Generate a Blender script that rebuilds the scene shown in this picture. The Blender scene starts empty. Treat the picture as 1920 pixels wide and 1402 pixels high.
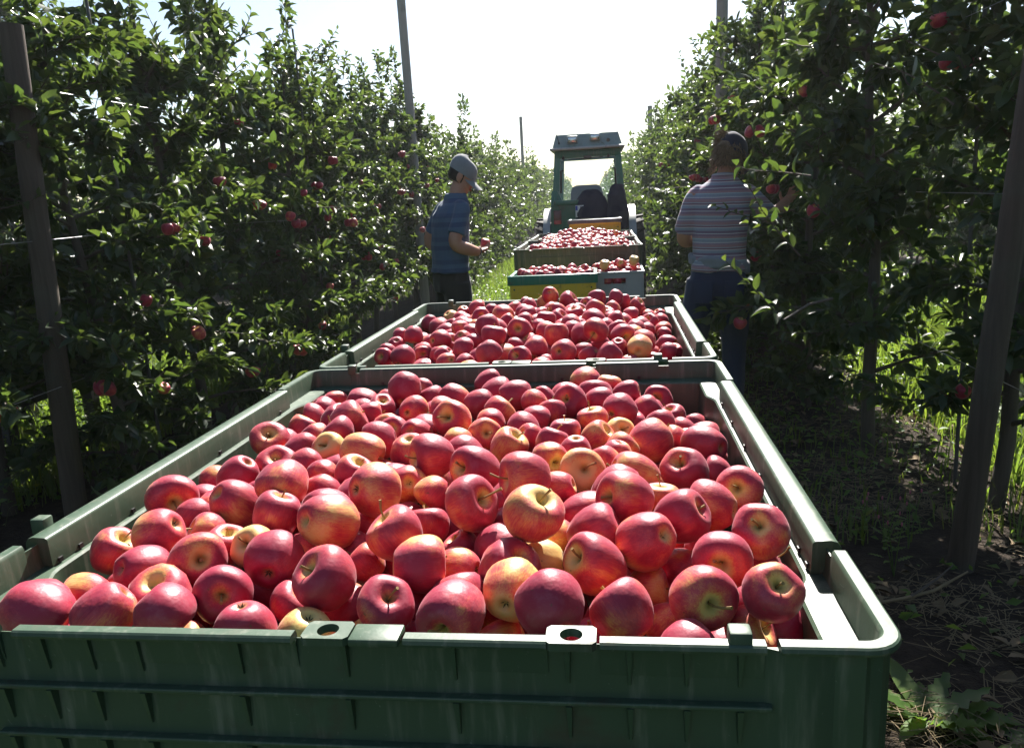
import bpy, bmesh, math, random
import numpy as np
from mathutils import Vector, Matrix, Quaternion, noise as mnoise

scene = bpy.context.scene
PI = math.pi
# ------------------------------------------------------------------ camera
CAM = Vector((0.2543, -0.6254, 1.5))
YAW, PITCH, ROLL, FPX = -0.1346, 0.2211, -0.0537, 1460.77
fw = Vector((math.sin(YAW)*math.cos(PITCH), math.cos(YAW)*math.cos(PITCH), -math.sin(PITCH)))
rt = Vector((math.cos(YAW), -math.sin(YAW), 0))
up = rt.cross(fw)
rt, up = (math.cos(ROLL)*rt + math.sin(ROLL)*up, -math.sin(ROLL)*rt + math.cos(ROLL)*up)
cam_d = bpy.data.cameras.new('camera')
cam = bpy.data.objects.new('camera', cam_d); scene.collection.objects.link(cam)
M3 = Matrix((rt, up, -fw)).transposed()
cam.matrix_world = Matrix.Translation(CAM) @ M3.to_4x4()
cam_d.sensor_width = 36; cam_d.sensor_fit = 'HORIZONTAL'; cam_d.lens = FPX/1920*36
cam_d.clip_start = 0.02; cam_d.clip_end = 2000
scene.camera = cam
# ------------------------------------------------------------------ light
SUN_AZ, SUN_EL = math.radians(3.8), math.radians(42)     # azimuth from +Y towards +X
world = bpy.data.worlds.new('World'); scene.world = world; world.use_nodes = True
wn = world.node_tree.nodes; wl = world.node_tree.links
for n in list(wn): wn.remove(n)
sky = wn.new('ShaderNodeTexSky'); sky.sky_type = 'NISHITA'; sky.sun_disc = False
sky.sun_elevation = SUN_EL; sky.sun_rotation = SUN_AZ
sky.air_density = 1.0; sky.dust_density = 0.9; sky.ozone_density = 1.0
bg = wn.new('ShaderNodeBackground'); bg.inputs['Strength'].default_value = 0.05
wo = wn.new('ShaderNodeOutputWorld')
wl.new(sky.outputs[0], bg.inputs[0]); wl.new(bg.outputs[0], wo.inputs[0])
sd = Vector((math.sin(SUN_AZ)*math.cos(SUN_EL), math.cos(SUN_AZ)*math.cos(SUN_EL), math.sin(SUN_EL)))
sl = bpy.data.lights.new('sun', 'SUN'); sl.energy = 5.0; sl.angle = math.radians(0.53); sl.color = (1.0, 0.95, 0.88)
so = bpy.data.objects.new('sun', sl); scene.collection.objects.link(so)
so.rotation_euler = sd.to_track_quat('Z', 'Y').to_euler(); so.location = sd*30
vs = scene.view_settings
vs.view_transform = 'Standard'; vs.look = 'None'; vs.gamma = 1.0; vs.exposure = 1.7
scene.cycles.max_bounces = 9; scene.cycles.diffuse_bounces = 4; scene.cycles.glossy_bounces = 3
scene.cycles.transmission_bounces = 6; scene.cycles.transparent_max_bounces = 8
scene.cycles.caustics_reflective = False; scene.cycles.caustics_refractive = False
scene.cycles.sample_clamp_indirect = 6.0

# ------------------------------------------------------------------ helpers
COL = scene.collection
RNG = np.random.default_rng(11)
random.seed(4)
def link(o): COL.objects.link(o); return o
def tag(o, label=None, cat=None, group=None, kind=None):
    if label: o['label'] = label
    if cat: o['category'] = cat
    if group: o['group'] = group
    if kind: o['kind'] = kind
    return o
def empty(name, loc=(0, 0, 0), rz=0.0):
    o = bpy.data.objects.new(name, None); o.empty_display_size = .1
    o.location = loc; o.rotation_euler = (0, 0, rz); return link(o)
def copy_tree(o, parent=None):
    c = o.copy(); link(c); c.parent = parent
    for ch in list(KIDS.get(o.name, ())): copy_tree(ch, c)
    return c
KIDS = {}
def adopt(o, parent):
    if parent is not None:
        o.parent = parent; KIDS.setdefault(parent.name, []).append(o)
    return o
def mobj(name, mesh, mat=None, parent=None):
    if mat is not None and not mesh.materials: mesh.materials.append(mat)
    o = bpy.data.objects.new(name, mesh); link(o); adopt(o, parent); return o
def smooth(me, angle=None):
    me.polygons.foreach_set('use_smooth', [True]*len(me.polygons))
    if angle: 
        try: me.set_sharp_from_angle(angle=math.radians(angle))
        except Exception: pass

class MB:
    def __init__(s): s.v = []; s.f = []
    def add(s, vs, fs):
        b = len(s.v); s.v += [tuple(v) for v in vs]; s.f += [tuple(i+b for i in f) for f in fs]
    def box(s, c, size, rot=None, bev=0.0):
        hx, hy, hz = size[0]/2, size[1]/2, size[2]/2
        c = Vector(c)
        if bev <= 0:
            vs = [Vector((x*hx, y*hy, z*hz)) for x in (-1, 1) for y in (-1, 1) for z in (-1, 1)]
            fs = [(0, 1, 3, 2), (4, 6, 7, 5), (0, 4, 5, 1), (2, 3, 7, 6), (0, 2, 6, 4), (1, 5, 7, 3)]
        else:
            bm = bmesh.new(); bmesh.ops.create_cube(bm, size=1)
            bmesh.ops.scale(bm, vec=size, verts=bm.verts)
            bmesh.ops.bevel(bm, geom=list(bm.edges), offset=min(bev, min(hx, hy, hz)*.95), segments=2, affect='EDGES', profile=.5)
            bm.verts.ensure_lookup_table(); bm.verts.index_update()
            vs = [v.co.copy() for v in bm.verts]; fs = [[v.index for v in f.verts] for f in bm.faces]; bm.free()
        if rot is not None: vs = [rot @ v for v in vs]
        s.add([v + c for v in vs], fs)
    def hexa(s, b, t):   # bottom quad, top quad (4 pts each, ccw)
        s.add(list(b)+list(t), [(3, 2, 1, 0), (4, 5, 6, 7), (0, 1, 5, 4), (1, 2, 6, 5), (2, 3, 7, 6), (3, 0, 4, 7)])
    def tube(s, pts, rad, n=6, cap=True, sx=1.0):
        pts = [Vector(p) for p in pts]; m = len(pts)
        if not hasattr(rad, '__len__'): rad = [rad]*m
        vs = []; ref = None
        for i in range(m):
            d = (pts[min(i+1, m-1)] - pts[max(i-1, 0)])
            d = d.normalized() if d.length > 1e-9 else Vector((0, 0, 1))
            if ref is None:
                ref = Vector((1, 0, 0)) if abs(d.x) < .8 else Vector((0, 1, 0))
            a = (ref - d*ref.dot(d)).normalized(); ref = a; b = d.cross(a)
            for k in range(n):
                t = 2*PI*k/n; vs.append(pts[i] + (a*math.cos(t)*sx + b*math.sin(t))*rad[i])
        fs = [(i*n+k, i*n+(k+1) % n, (i+1)*n+(k+1) % n, (i+1)*n+k) for i in range(m-1) for k in range(n)]
        if cap: fs += [tuple(range(n-1, -1, -1)), tuple(range((m-1)*n, m*n))]
        s.add(vs, fs)
    def loft(s, rings, cap=True):
        n = len(rings[0]); m = len(rings)
        vs = [p for r in rings for p in r]
        fs = [(i*n+k, i*n+(k+1) % n, (i+1)*n+(k+1) % n, (i+1)*n+k) for i in range(m-1) for k in range(n)]
        if cap: fs += [tuple(range(n-1, -1, -1)), tuple(range((m-1)*n, m*n))]
        s.add(vs, fs)
    def ell(s, c, r, rot=None, nu=14, nv=9):
        vs = []; c = Vector(c)
        for j in range(1, nv):
            ph = PI*j/nv
            for k in range(nu):
                t = 2*PI*k/nu
                v = Vector((r[0]*math.sin(ph)*math.cos(t), r[1]*math.sin(ph)*math.sin(t), r[2]*math.cos(ph)))
                vs.append(c + (rot @ v if rot is not None else v))
        a = Vector((0, 0, r[2])); 
        if rot is not None: a = rot @ a
        vs += [c + a, c - a]; T = len(vs)-2
        fs = [(j*nu+k, (j+1)*nu+k, (j+1)*nu+(k+1) % nu, j*nu+(k+1) % nu) for j in range(nv-2) for k in range(nu)]
        fs += [(T, k, (k+1) % nu) for k in range(nu)] + [(T+1, (nv-2)*nu+(k+1) % nu, (nv-2)*nu+k) for k in range(nu)]
        s.add(vs, fs)
    def lathe(s, prof, n=24, mat=None):     # prof (r,z)
        vs = []; 
        for r, z in prof:
            for k in range(n):
                t = 2*PI*k/n; vs.append(Vector((r*math.cos(t), r*math.sin(t), z)))
        m = len(prof)
        fs = [(i*n+k, i*n+(k+1) % n, (i+1)*n+(k+1) % n, (i+1)*n+k) for i in range(m-1) for k in range(n)]
        if mat is not None: vs = [mat @ v for v in vs]
        s.add(vs, fs)
    def mesh(s, name, sm=None):
        me = bpy.data.meshes.new(name); me.from_pydata(s.v, [], s.f); me.validate(); me.update()
        if sm is not None: smooth(me, sm)
        return me
    def build(s, name, mat, parent=None, sm=None):
        return mobj(name, s.mesh(name, sm), mat, parent)

def np_mesh(name, V, F, attr=None):        # V (n,3), F (m,k) uniform k
    V = np.ascontiguousarray(V, np.float32); F = np.ascontiguousarray(F, np.int32); k = F.shape[1]
    me = bpy.data.meshes.new(name)
    me.vertices.add(len(V)); me.vertices.foreach_set('co', V.ravel())
    me.loops.add(F.size); me.loops.foreach_set('vertex_index', F.ravel())
    me.polygons.add(len(F)); me.polygons.foreach_set('loop_start', np.arange(0, F.size, k, dtype=np.int32))
    try: me.polygons.foreach_set('loop_total', np.full(len(F), k, np.int32))
    except Exception: pass
    me.update(calc_edges=True)
    if attr is not None:
        a = me.attributes.new('var', 'FLOAT', 'POINT'); a.data.foreach_set('value', np.ascontiguousarray(attr, np.float32))
    return me

# ------------------------------------------------------------------ materials
class NT:
    def __init__(s, name):
        s.m = bpy.data.materials.new(name); s.m.use_nodes = True
        s.t = s.m.node_tree; s.n = s.t.nodes; s.l = s.t.links
        s.out = s.n['Material Output']; s.p = s.n['Principled BSDF']
    def node(s, t, **kw):
        n = s.n.new(t)
        for k, v in kw.items(): setattr(n, k, v)
        return n
    def lk(s, a, b): s.l.new(a, b)
    def val(s, sock, v):
        if hasattr(v, 'is_output') or isinstance(v, bpy.types.NodeSocket): s.lk(v, sock)
        else: sock.default_value = v
    def math(s, op, a, b=None, c=None, clamp=False):
        n = s.node('ShaderNodeMath', operation=op); n.use_clamp = clamp
        s.val(n.inputs[0], a)
        if b is not None: s.val(n.inputs[1], b)
        if c is not None: s.val(n.inputs[2], c)
        return n.outputs[0]
    def mix(s, f, a, b, mode='MIX'):
        n = s.node('ShaderNodeMix', data_type='RGBA', blend_type=mode)
        s.val(n.inputs[0], f); s.val(n.inputs[6], c4(a)); s.val(n.inputs[7], c4(b)); return n.outputs[2]
    def noise(s, vec=None, scale=5, detail=3, rough=.55, dist=0):
        n = s.node('ShaderNodeTexNoise'); n.inputs['Scale'].default_value = scale; n.inputs['Detail'].default_value = detail
        n.inputs['Roughness'].default_value = rough; n.inputs['Distortion'].default_value = dist
        if vec is not None: s.lk(vec, n.inputs['Vector'])
        return n.outputs['Fac']
    def ramp(s, f, stops, interp='LINEAR'):
        n = s.node('ShaderNodeValToRGB'); n.color_ramp.interpolation = interp
        e = n.color_ramp.elements
        while len(e) < len(stops): e.new(.5)
        for i, (p, c) in enumerate(stops):
            e[i].position = p; e[i].color = c4(c)
        s.val(n.inputs[0], f); return n.outputs[0]
    def sstep(s, x, a, b):
        n = s.node('ShaderNodeMapRange', interpolation_type='SMOOTHSTEP')
        s.val(n.inputs[0], x); n.inputs[1].default_value = a; n.inputs[2].default_value = b; return n.outputs[0]
    def mapping(s, vec, scale=(1, 1, 1), loc=(0, 0, 0)):
        n = s.node('ShaderNodeMapping'); n.inputs['Scale'].default_value = scale; n.inputs['Location'].default_value = loc
        s.lk(vec, n.inputs['Vector']); return n.outputs[0]
    def obj(s): return s.node('ShaderNodeTexCoord').outputs['Object']
    def geo(s): return s.node('ShaderNodeNewGeometry').outputs['Position']
    def bump(s, h, strength=.3, dist=.01):
        n = s.node('ShaderNodeBump'); n.inputs['Strength'].default_value = strength; n.inputs['Distance'].default_value = dist
        s.lk(h, n.inputs['Height']); s.lk(n.outputs[0], s.p.inputs['Normal'])
    def set(s, **kw):
        names = dict(color='Base Color', rough='Roughness', spec='Specular IOR Level', metal='Metallic', coat='Coat Weight', coatr='Coat Roughness', sheen='Sheen Weight', trans='Transmission Weight', sss='Subsurface Weight', alpha='Alpha')
        for k, v in kw.items():
            i = s.p.inputs[names[k]]
            s.val(i, c4(v) if (k == 'color' and not isinstance(v, bpy.types.NodeSocket)) else v)
        return s
def c4(c):
    if isinstance(c, (tuple, list)) and len(c) == 3: return (*c, 1.0)
    return c
def simple(name, col, rough=.5, spec=.5, metal=0.0, var=.25, scale=12, bump=0, bscale=60):
    t = NT(name); o = t.obj()
    n = t.noise(o, scale, 4, .6)
    c = t.mix(n, tuple(x*(1-var) for x in col), tuple(min(1, x*(1+var)) for x in col))
    t.set(color=c, rough=rough, spec=spec, metal=metal)
    if bump: t.bump(t.noise(o, bscale, 3), bump, .004)
    return t.m

def plastic(name, col, dust=.3, rough=.38):
    t = NT(name); o = t.obj()
    n1 = t.noise(o, 4, 5, .65); n2 = t.noise(t.mapping(o, (30, 30, 3)), 2, 4, .6); n3 = t.noise(o, 90, 2)
    c = t.mix(n1, tuple(x*.8 for x in col), tuple(x*1.2 for x in col))
    d = t.math('MULTIPLY', t.sstep(n2, .5, .75), dust)
    c = t.mix(d, c, (.34, .33, .27))
    sc = t.math('MULTIPLY', t.sstep(t.noise(t.mapping(o, (60, 14, 40)), 2.2, 4, .7, 1.5), .66, .72), .30)
    c = t.mix(sc, c, (.36, .40, .34))
    mud = t.math('MULTIPLY', t.sstep(t.noise(o, 7, 6, .72, .6), .56, .74), .75)
    c = t.mix(mud, c, (.075, .058, .036))
    t.set(color=c, rough=t.math('ADD', t.math('MULTIPLY_ADD', n1, .25, rough-.1), t.math('MULTIPLY', mud, .3)), spec=.45)
    t.bump(t.math('ADD', n3, t.math('MULTIPLY', n1, .6)), .06, .004)
    return t.m
M = {}
M['bin'] = plastic('bin_green_plastic', (.050, .086, .052), .30, .44)
M['bin_rib'] = M['bin']
M['yellow'] = plastic('yellow_plastic', (.72, .46, .02), .1)
M['green_crate'] = plastic('crate_green_plastic', (.02, .17, .11), .2)
M['grey'] = plastic('grey_plastic', (.30, .32, .33), .3)
M['darkgrey'] = plastic('dark_grey_plastic', (.10, .14, .15), .2)
M['tractor'] = plastic('tractor_green_paint', (.018, .14, .085), .15, .3)
M['roof'] = plastic('cab_roof_paint', (.20, .27, .25), .3, .4)
M['fender'] = plastic('fender_paint', (.34, .36, .36), .3, .4)
M['seat'] = simple('seat_cloth', (.016, .017, .04), .8, .3)
M['rubber'] = simple('tyre_rubber', (.022, .021, .02), .75, .3, bump=.3)
M['steel'] = simple('dark_steel', (.06, .06, .06), .5, .5, .6)
M['chrome'] = simple('lamp_metal', (.5, .5, .5), .2, .5, .9)
M['redlamp'] = simple('red_lamp_plastic', (.55, .02, .03), .25, .6)
M['dkred'] = simple('dark_red_lamp', (.14, .02, .015), .3, .6)
M['white'] = simple('white_plate', (.75, .75, .72), .4, var=.05)
M['blue'] = simple('blue_plate', (.02, .06, .4), .4, var=.05)
M['black'] = simple('black_plastic', (.02, .02, .02), .45)
def glassmat():
    t = NT('window_glass')
    t.set(color=(.85, .93, .92), rough=.03, spec=.5, trans=1.0); t.p.inputs['IOR'].default_value = 1.0
    # thin pane: mostly transparent, a little grime
    tr = t.node('ShaderNodeBsdfTransparent'); tr.inputs[0].default_value = (.90, .95, .94, 1)
    gl = t.node('ShaderNodeBsdfGlossy'); gl.inputs['Roughness'].default_value = .05
    mx = t.node('ShaderNodeMixShader'); mx.inputs[0].default_value = .06
    t.lk(tr.outputs[0], mx.inputs[1]); t.lk(gl.outputs[0], mx.inputs[2]); t.lk(mx.outputs[0], t.out.inputs[0])
    return t.m
M['glass'] = glassmat()
def wood(name, c1, c2):
    t = NT(name); o = t.obj()
    g = t.noise(t.mapping(o, (40, 40, 1.5)), 1.5, 5, .65, .4); n = t.noise(o, 3, 4)
    c = t.mix(g, c1, c2); c = t.mix(t.math('MULTIPLY', t.sstep(n, .5, .7), .5), c, (.10, .11, .085))
    t.set(color=c, rough=.8, spec=.25); t.bump(g, .6, .006); return t.m
M['post'] = wood('weathered_post_wood', (.045, .034, .026), (.13, .10, .08))
M['greypost'] = wood('grey_pole_wood', (.20, .18, .155), (.36, .34, .31))
M['stake'] = wood('stake_wood', (.07, .065, .06), (.17, .16, .15))
M['bark'] = wood('apple_bark', (.05, .04, .032), (.15, .125, .10))
M['wire'] = simple('galvanised_wire', (.35, .35, .35), .4, .5, .8)
def leafmat(name, a, b, tr, ratio=.38, rough=.40):
    t = NT(name)
    at = t.node('ShaderNodeAttribute', attribute_name='var').outputs['Fac']
    oi = t.node('ShaderNodeObjectInfo').outputs['Random']
    f = t.math('FRACT', t.math('ADD', at, t.math('MULTIPLY', oi, .37)))
    col = t.ramp(f, [(0, a), (.6, tuple((x+y)/2 for x, y in zip(a, b))), (.93, b), (.985, (b[0]*2.2, b[1]*1.3, b[2]*.8))])
    bf = t.node('ShaderNodeNewGeometry').outputs['Backfacing']
    col = t.mix(t.math('MULTIPLY', bf, .5), col, (.09, .125, .075))
    t.set(color=col, rough=rough, spec=.5)
    tl = t.node('ShaderNodeBsdfTranslucent'); t.lk(t.mix(f, tr, (tr[0]*1.35, tr[1]*1.1, tr[2])), tl.inputs[0])
    mx = t.node('ShaderNodeMixShader'); mx.inputs[0].default_value = ratio
    t.lk(t.p.outputs[0], mx.inputs[1]); t.lk(tl.outputs[0], mx.inputs[2]); t.lk(mx.outputs[0], t.out.inputs[0])
    return t.m
M['leaf'] = leafmat('apple_leaf', (.017, .037, .012), (.040, .068, .019), (.105, .18, .028), .34)
M['grass'] = leafmat('grass_blade', (.04, .08, .015), (.085, .13, .025), (.19, .31, .035), .45, .5)
M['weed'] = leafmat('weed_leaf', (.05, .11, .02), (.09, .15, .03), (.2, .36, .04), .42, .42)
M['litter'] = simple('dry_litter', (.20, .145, .085), .85, .2, var=.6, scale=4)
M['straw'] = simple('dry_straw', (.22, .17, .10), .8, .2, var=.6, scale=3)
M['pink'] = simple('pink_flower', (.5, .16, .22), .7, .2)

# apple skin: object colour = (redness, random, roundness of blush)
def applemat(name, per_obj=True):
    t = NT(name); o = t.obj() if per_obj else t.node('ShaderNodeAttribute', attribute_name='oc').outputs['Vector']
    if per_obj:
        oc = t.node('ShaderNodeSeparateColor'); t.lk(t.node('ShaderNodeObjectInfo').outputs['Color'], oc.inputs[0])
        red, rnd = oc.outputs[0], oc.outputs[1]
    else:
        at = t.node('ShaderNodeAttribute', attribute_name='var').outputs['Fac']
        red = t.math('MULTIPLY_ADD', at, .35, .62); rnd = at
    sx = t.node('ShaderNodeSeparateXYZ'); t.lk(o, sx.inputs[0]); X, Y, Z = sx.outputs
    off = t.node('ShaderNodeCombineXYZ'); t.lk(t.math('MULTIPLY', rnd, 37.0), off.inputs[0]); t.lk(t.math('MULTIPLY', rnd, 11.0), off.inputs[2])
    ad = t.node('ShaderNodeVectorMath', operation='ADD'); t.lk(o, ad.inputs[0]); t.lk(off.outputs[0], ad.inputs[1])
    streak = t.noise(t.mapping(ad.outputs[0], (9, 9, .8)), 1.6, 4, .7)
    fine = t.noise(t.mapping(ad.outputs[0], (26, 26, 1.6)), 1.5, 3, .7)
    patch = t.noise(ad.outputs[0], .9, 2, .5)
    rad = t.math('SQRT', t.math('ADD', t.math('MULTIPLY', X, X), t.math('MULTIPLY', Y, Y)))
    m = t.math('ADD', t.math('MULTIPLY_ADD', patch, 1.9, -.95), t.math('MULTIPLY_ADD', red, 2.0, -.62))
    m = t.math('ADD', m, t.math('MULTIPLY', X, .22))
    m = t.math('ADD', m, t.math('MULTIPLY_ADD', streak, .9, -.45))
    m = t.math('ADD', m, t.math('MULTIPLY_ADD', fine, .5, -.25))
    top = t.math('MULTIPLY', t.sstep(rad, .62, .10), t.sstep(Z, .2, .6))
    bot = t.math('MULTIPLY', t.sstep(rad, .50, .06), t.sstep(Z, -.2, -.6))
    m = t.math('SUBTRACT', m, t.math('MULTIPLY', top, .85)); m = t.math('SUBTRACT', m, t.math('MULTIPLY', bot, .55))
    col = t.ramp(m, [(.0, (.66, .46, .15)), (.20, (.64, .34, .10)), (.42, (.58, .16, .07)), (.66, (.48, .042, .058)), (1.0, (.31, .014, .042))])
    green = t.math('MULTIPLY', t.math('MAXIMUM', t.sstep(rad, .30, .04), 0.0), t.sstep(t.math('ABSOLUTE', Z), .3, .55))
    col = t.mix(t.math('MULTIPLY', green, .6), col, (.30, .28, .07))
    v = t.node('ShaderNodeTexVoronoi'); v.inputs['Scale'].default_value = 13; t.lk(ad.outputs[0], v.inputs['Vector'])
    dots = t.math('MULTIPLY', t.sstep(v.outputs['Distance'], .10, .03), .45)
    col = t.mix(dots, col, (.62, .42, .28))
    bl = t.math('MULTIPLY', t.sstep(t.noise(ad.outputs[0], 2.1, 5, .7, .4), .46, .72), .10)
    col = t.mix(bl, col, (.58, .38, .42))
    spot = t.math('MULTIPLY', t.sstep(t.noise(ad.outputs[0], 5.5, 2, .5), .735, .76), .7)
    col = t.mix(spot, col, (.13, .065, .03))
    t.set(color=col, rough=t.math('MULTIPLY_ADD', patch, .16, .36), spec=.44, sheen=.12, sss=.0)
    t.p.inputs['Sheen Roughness'].default_value = .45
    t.p.inputs['Sheen Tint'].default_value = (1, .82, .85, 1)
    t.bump(t.math('ADD', t.noise(o, 3.0, 2), t.math('MULTIPLY', fine, .1)), .05, .25)
    return t.m
M['apple'] = applemat('apple_skin'); M['apple_heap'] = applemat('apple_heap_skin', False)
M['stem'] = simple('apple_stem', (.26, .17, .06), .6, .3, var=.4, scale=3)
M['calyx'] = simple('apple_calyx', (.07, .055, .03), .85, .2)

def groundmat():
    t = NT('orchard_soil'); g = t.geo(); sx = t.node('ShaderNodeSeparateXYZ'); t.lk(g, sx.inputs[0])
    xr = t.math('MULTIPLY_ADD', sx.outputs[1], .0227, sx.outputs[0])
    # distance to nearest tree row (rows 4.14 apart, one at 1.72)
    ph = t.math('ABSOLUTE', t.math('SUBTRACT', t.math('MODULO', t.math('ADD', xr, 4.14*20-1.72+2.07), 4.14), 2.07))
    n = t.noise(g, 1.3, 6, .65); n2 = t.noise(g, 14, 5, .7); n3 = t.noise(g, 60, 3, .7)
    soil = t.ramp(n2, [(.25, (.014, .010, .007)), (.55, (.042, .030, .021)), (.8, (.10, .075, .05))])
    gr = t.ramp(n3, [(.3, (.022, .04, .008)), (.7, (.055, .09, .018))])
    f = t.sstep(t.math('ADD', ph, t.math('MULTIPLY_ADD', n, 1.2, -.6)), .62, 1.0)
    t.set(color=t.mix(f, soil, gr), rough=.92, spec=.2); t.bump(t.math('ADD', n2, n3), .8, .03); return t.m
M['ground'] = groundmat()

# ------------------------------------------------------------------ setting
def rowx(x0, y): return x0 - .0227*y
LX, RX = -2.42, 1.72
gm = MB(); N = 40
gs = [-400, -120, -40] + list(np.linspace(-14, 14, 57)) + [40, 120, 400]
ys = [-300, -60] + list(np.linspace(-6, 40, 80)) + [60, 120, 500]
def gz(x, y):
    if abs(x) > 14 or y < -6 or y > 40: return 0.0
    return .022*mnoise.noise((x*1.7, y*1.7, 0)) + .012*mnoise.noise((x*5, y*5, 3)) - .012
gv = [(x, y, gz(x, y)) for y in ys for x in gs]; nx = len(gs)
gm.add(gv, [(j*nx+i, j*nx+i+1, (j+1)*nx+i+1, (j+1)*nx+i) for j in range(len(ys)-1) for i in range(nx-1)])
tag(gm.build('ground', M['ground'], sm=60), kind='structure')

# ------------------------------------------------------------------ plastic bins
RIM = 1.11
BW, BD = .5, 1.2
def rr_path(R=.036, ncor=7, step=.012):
    """Rounded rectangle (x -.5..5, y 0..1.2), ccw from front-left; returns (x,y,nx,ny inward normal, d distance to the corner along its side, side)"""
    pts = []
    sides = [((-BW, 0), (BW, 0)), ((BW, 0), (BW, BD)), ((BW, BD), (-BW, BD)), ((-BW, BD), (-BW, 0))]
    for si, (a, b) in enumerate(sides):
        a = Vector(a); b = Vector(b); L = (b-a).length; d = (b-a)/L; nrm = Vector((-d.y, d.x))
        t = R; m = int(round((L-2*R)/step))
        for k in range(m+1):
            s = R + (L-2*R)*k/m; p = a + d*s
            pts.append((p.x, p.y, nrm.x, nrm.y, min(s, L-s), si, s, L))
        c = b - d*R + nrm*R
        for k in range(1, ncor):
            an = (PI/2)*k/ncor
            v = -nrm*math.cos(an) + d*math.sin(an)
            p = c + v*R; pts.append((p.x, p.y, -v.x, -v.y, R*(1-abs(k/ncor*2-1))*.5, si, -1, L))
    return pts
PATH = rr_path()
def sst(a, b, x):
    t = min(1, max(0, (x-a)/(b-a))); return t*t*(3-2*t)
def in_ledge(p):   # inset of the inner wall
    return .0405 + .0145*(1-sst(.17, .215, p[4]))
def out_wall(p, z):
    d = p[4]; w = .0065 + .0085*sst(.110, .116, d)
    if d < .110: w += .0055*max(0, math.sin(d/.110*2*PI*2.0 + .9))**.7 if math.sin(d/.110*2*PI*2.0+.9) > 0 else 0
    return w
def shell_mesh():
    mb = MB(); n = len(PATH)
    prof = [(lambda p: out_wall(p, 0)+.012, -.70), (lambda p: out_wall(p, 0)+.004, -.685), (lambda p: out_wall(p, 0), -.66), (lambda p: out_wall(p, 0), -.0092), (lambda p: .0165, -.0094), (lambda p: .0165, -.03),
            (lambda p: .019, -.0405), (lambda p: in_ledge(p)-.003, -.0415), (lambda p: in_ledge(p), -.0445), (lambda p: in_ledge(p)+.002, -.10), (lambda p: in_ledge(p)+.012, -.62)]
    rings = [[(p[0]+p[2]*f(p), p[1]+p[3]*f(p), z) for p in PATH] for f, z in prof]
    mb.loft(rings, cap=True)
    return mb.mesh('bin_shell', 28)
def flange(mb, idx, w, zt=0.0, rolled=False):
    if rolled:
        prof = [(0.002, -.021), (-.001, -.016), (.000, -.008), (.004, -.002), (.011, 0), (w*.6, -.0004), (w-.004, -.0008), (w-.0012, -.002), (w, -.005), (w+.001, -.040), (.014, -.0395), (.012, -.022)]
    else:
        prof = [(0.001, -.0078), (0, -.005), (.001, -.0015), (.003, 0), (w-.003, 0), (w-.0015, -.0015), (w, -.005), (w+.0015, -.040), (.014, -.0395), (.0105, -.0085)]
    rings = [[(PATH[i][0]+PATH[i][2]*d, PATH[i][1]+PATH[i][3]*d, z+(zt if z > -.03 else 0)) for d, z in prof] for i in idx]
    mb.loft(rings, cap=True)
def hole_plate(x, w, r, zt=.0):
    """plate with a round hole through the front rim, centred x"""
    mb = MB(); n = 28; d0, d1 = -.001, .0295; cy = (d0+d1)/2 + .001; hx = w/2
    def rim(t):
        c, s = math.cos(t), math.sin(t); k = min(hx/max(abs(c), 1e-6), ((d1-d0)/2)/max(abs(s), 1e-6)); return (x+c*k, cy+s*k)
    top_o = [(*rim(2*PI*i/n), zt) for i in range(n)]; top_i = [(x+r*math.cos(2*PI*i/n), cy+r*math.sin(2*PI*i/n), zt) for i in range(n)]
    bot_o = [(a, b, -.008) for a, b, c in top_o]; bot_i = [(a, b, -.0085) for a, b, c in top_i]
    mb.loft([bot_o, top_o, top_i, bot_i], cap=False); mb.f += [((i+1) % n, i, 3*n+i, 3*n+(i+1) % n) for i in range(n)]
    return mb.mesh('rim_lug', 35)
SH = shell_mesh()
def side_idx(si, s0, s1): return [i for i, p in enumerate(PATH) if p[5] == si and p[6] >= 0 and s0 <= p[6] <= s1]
def corner_idx(si, a, b):  # corner at the end of side si: last a metres of si, corner, first b of next
    L = PATH[side_idx(si, 0, 9)[0]][7]
    out = [i for i, p in enumerate(PATH) if p[5] == si and (p[6] >= L-a or p[6] < 0)]
    nxt = (si+1) % 4
    return out + [i for i, p in enumerate(PATH) if p[5] == nxt and 0 <= p[6] <= b]
MESH_BIN = {}
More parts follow.
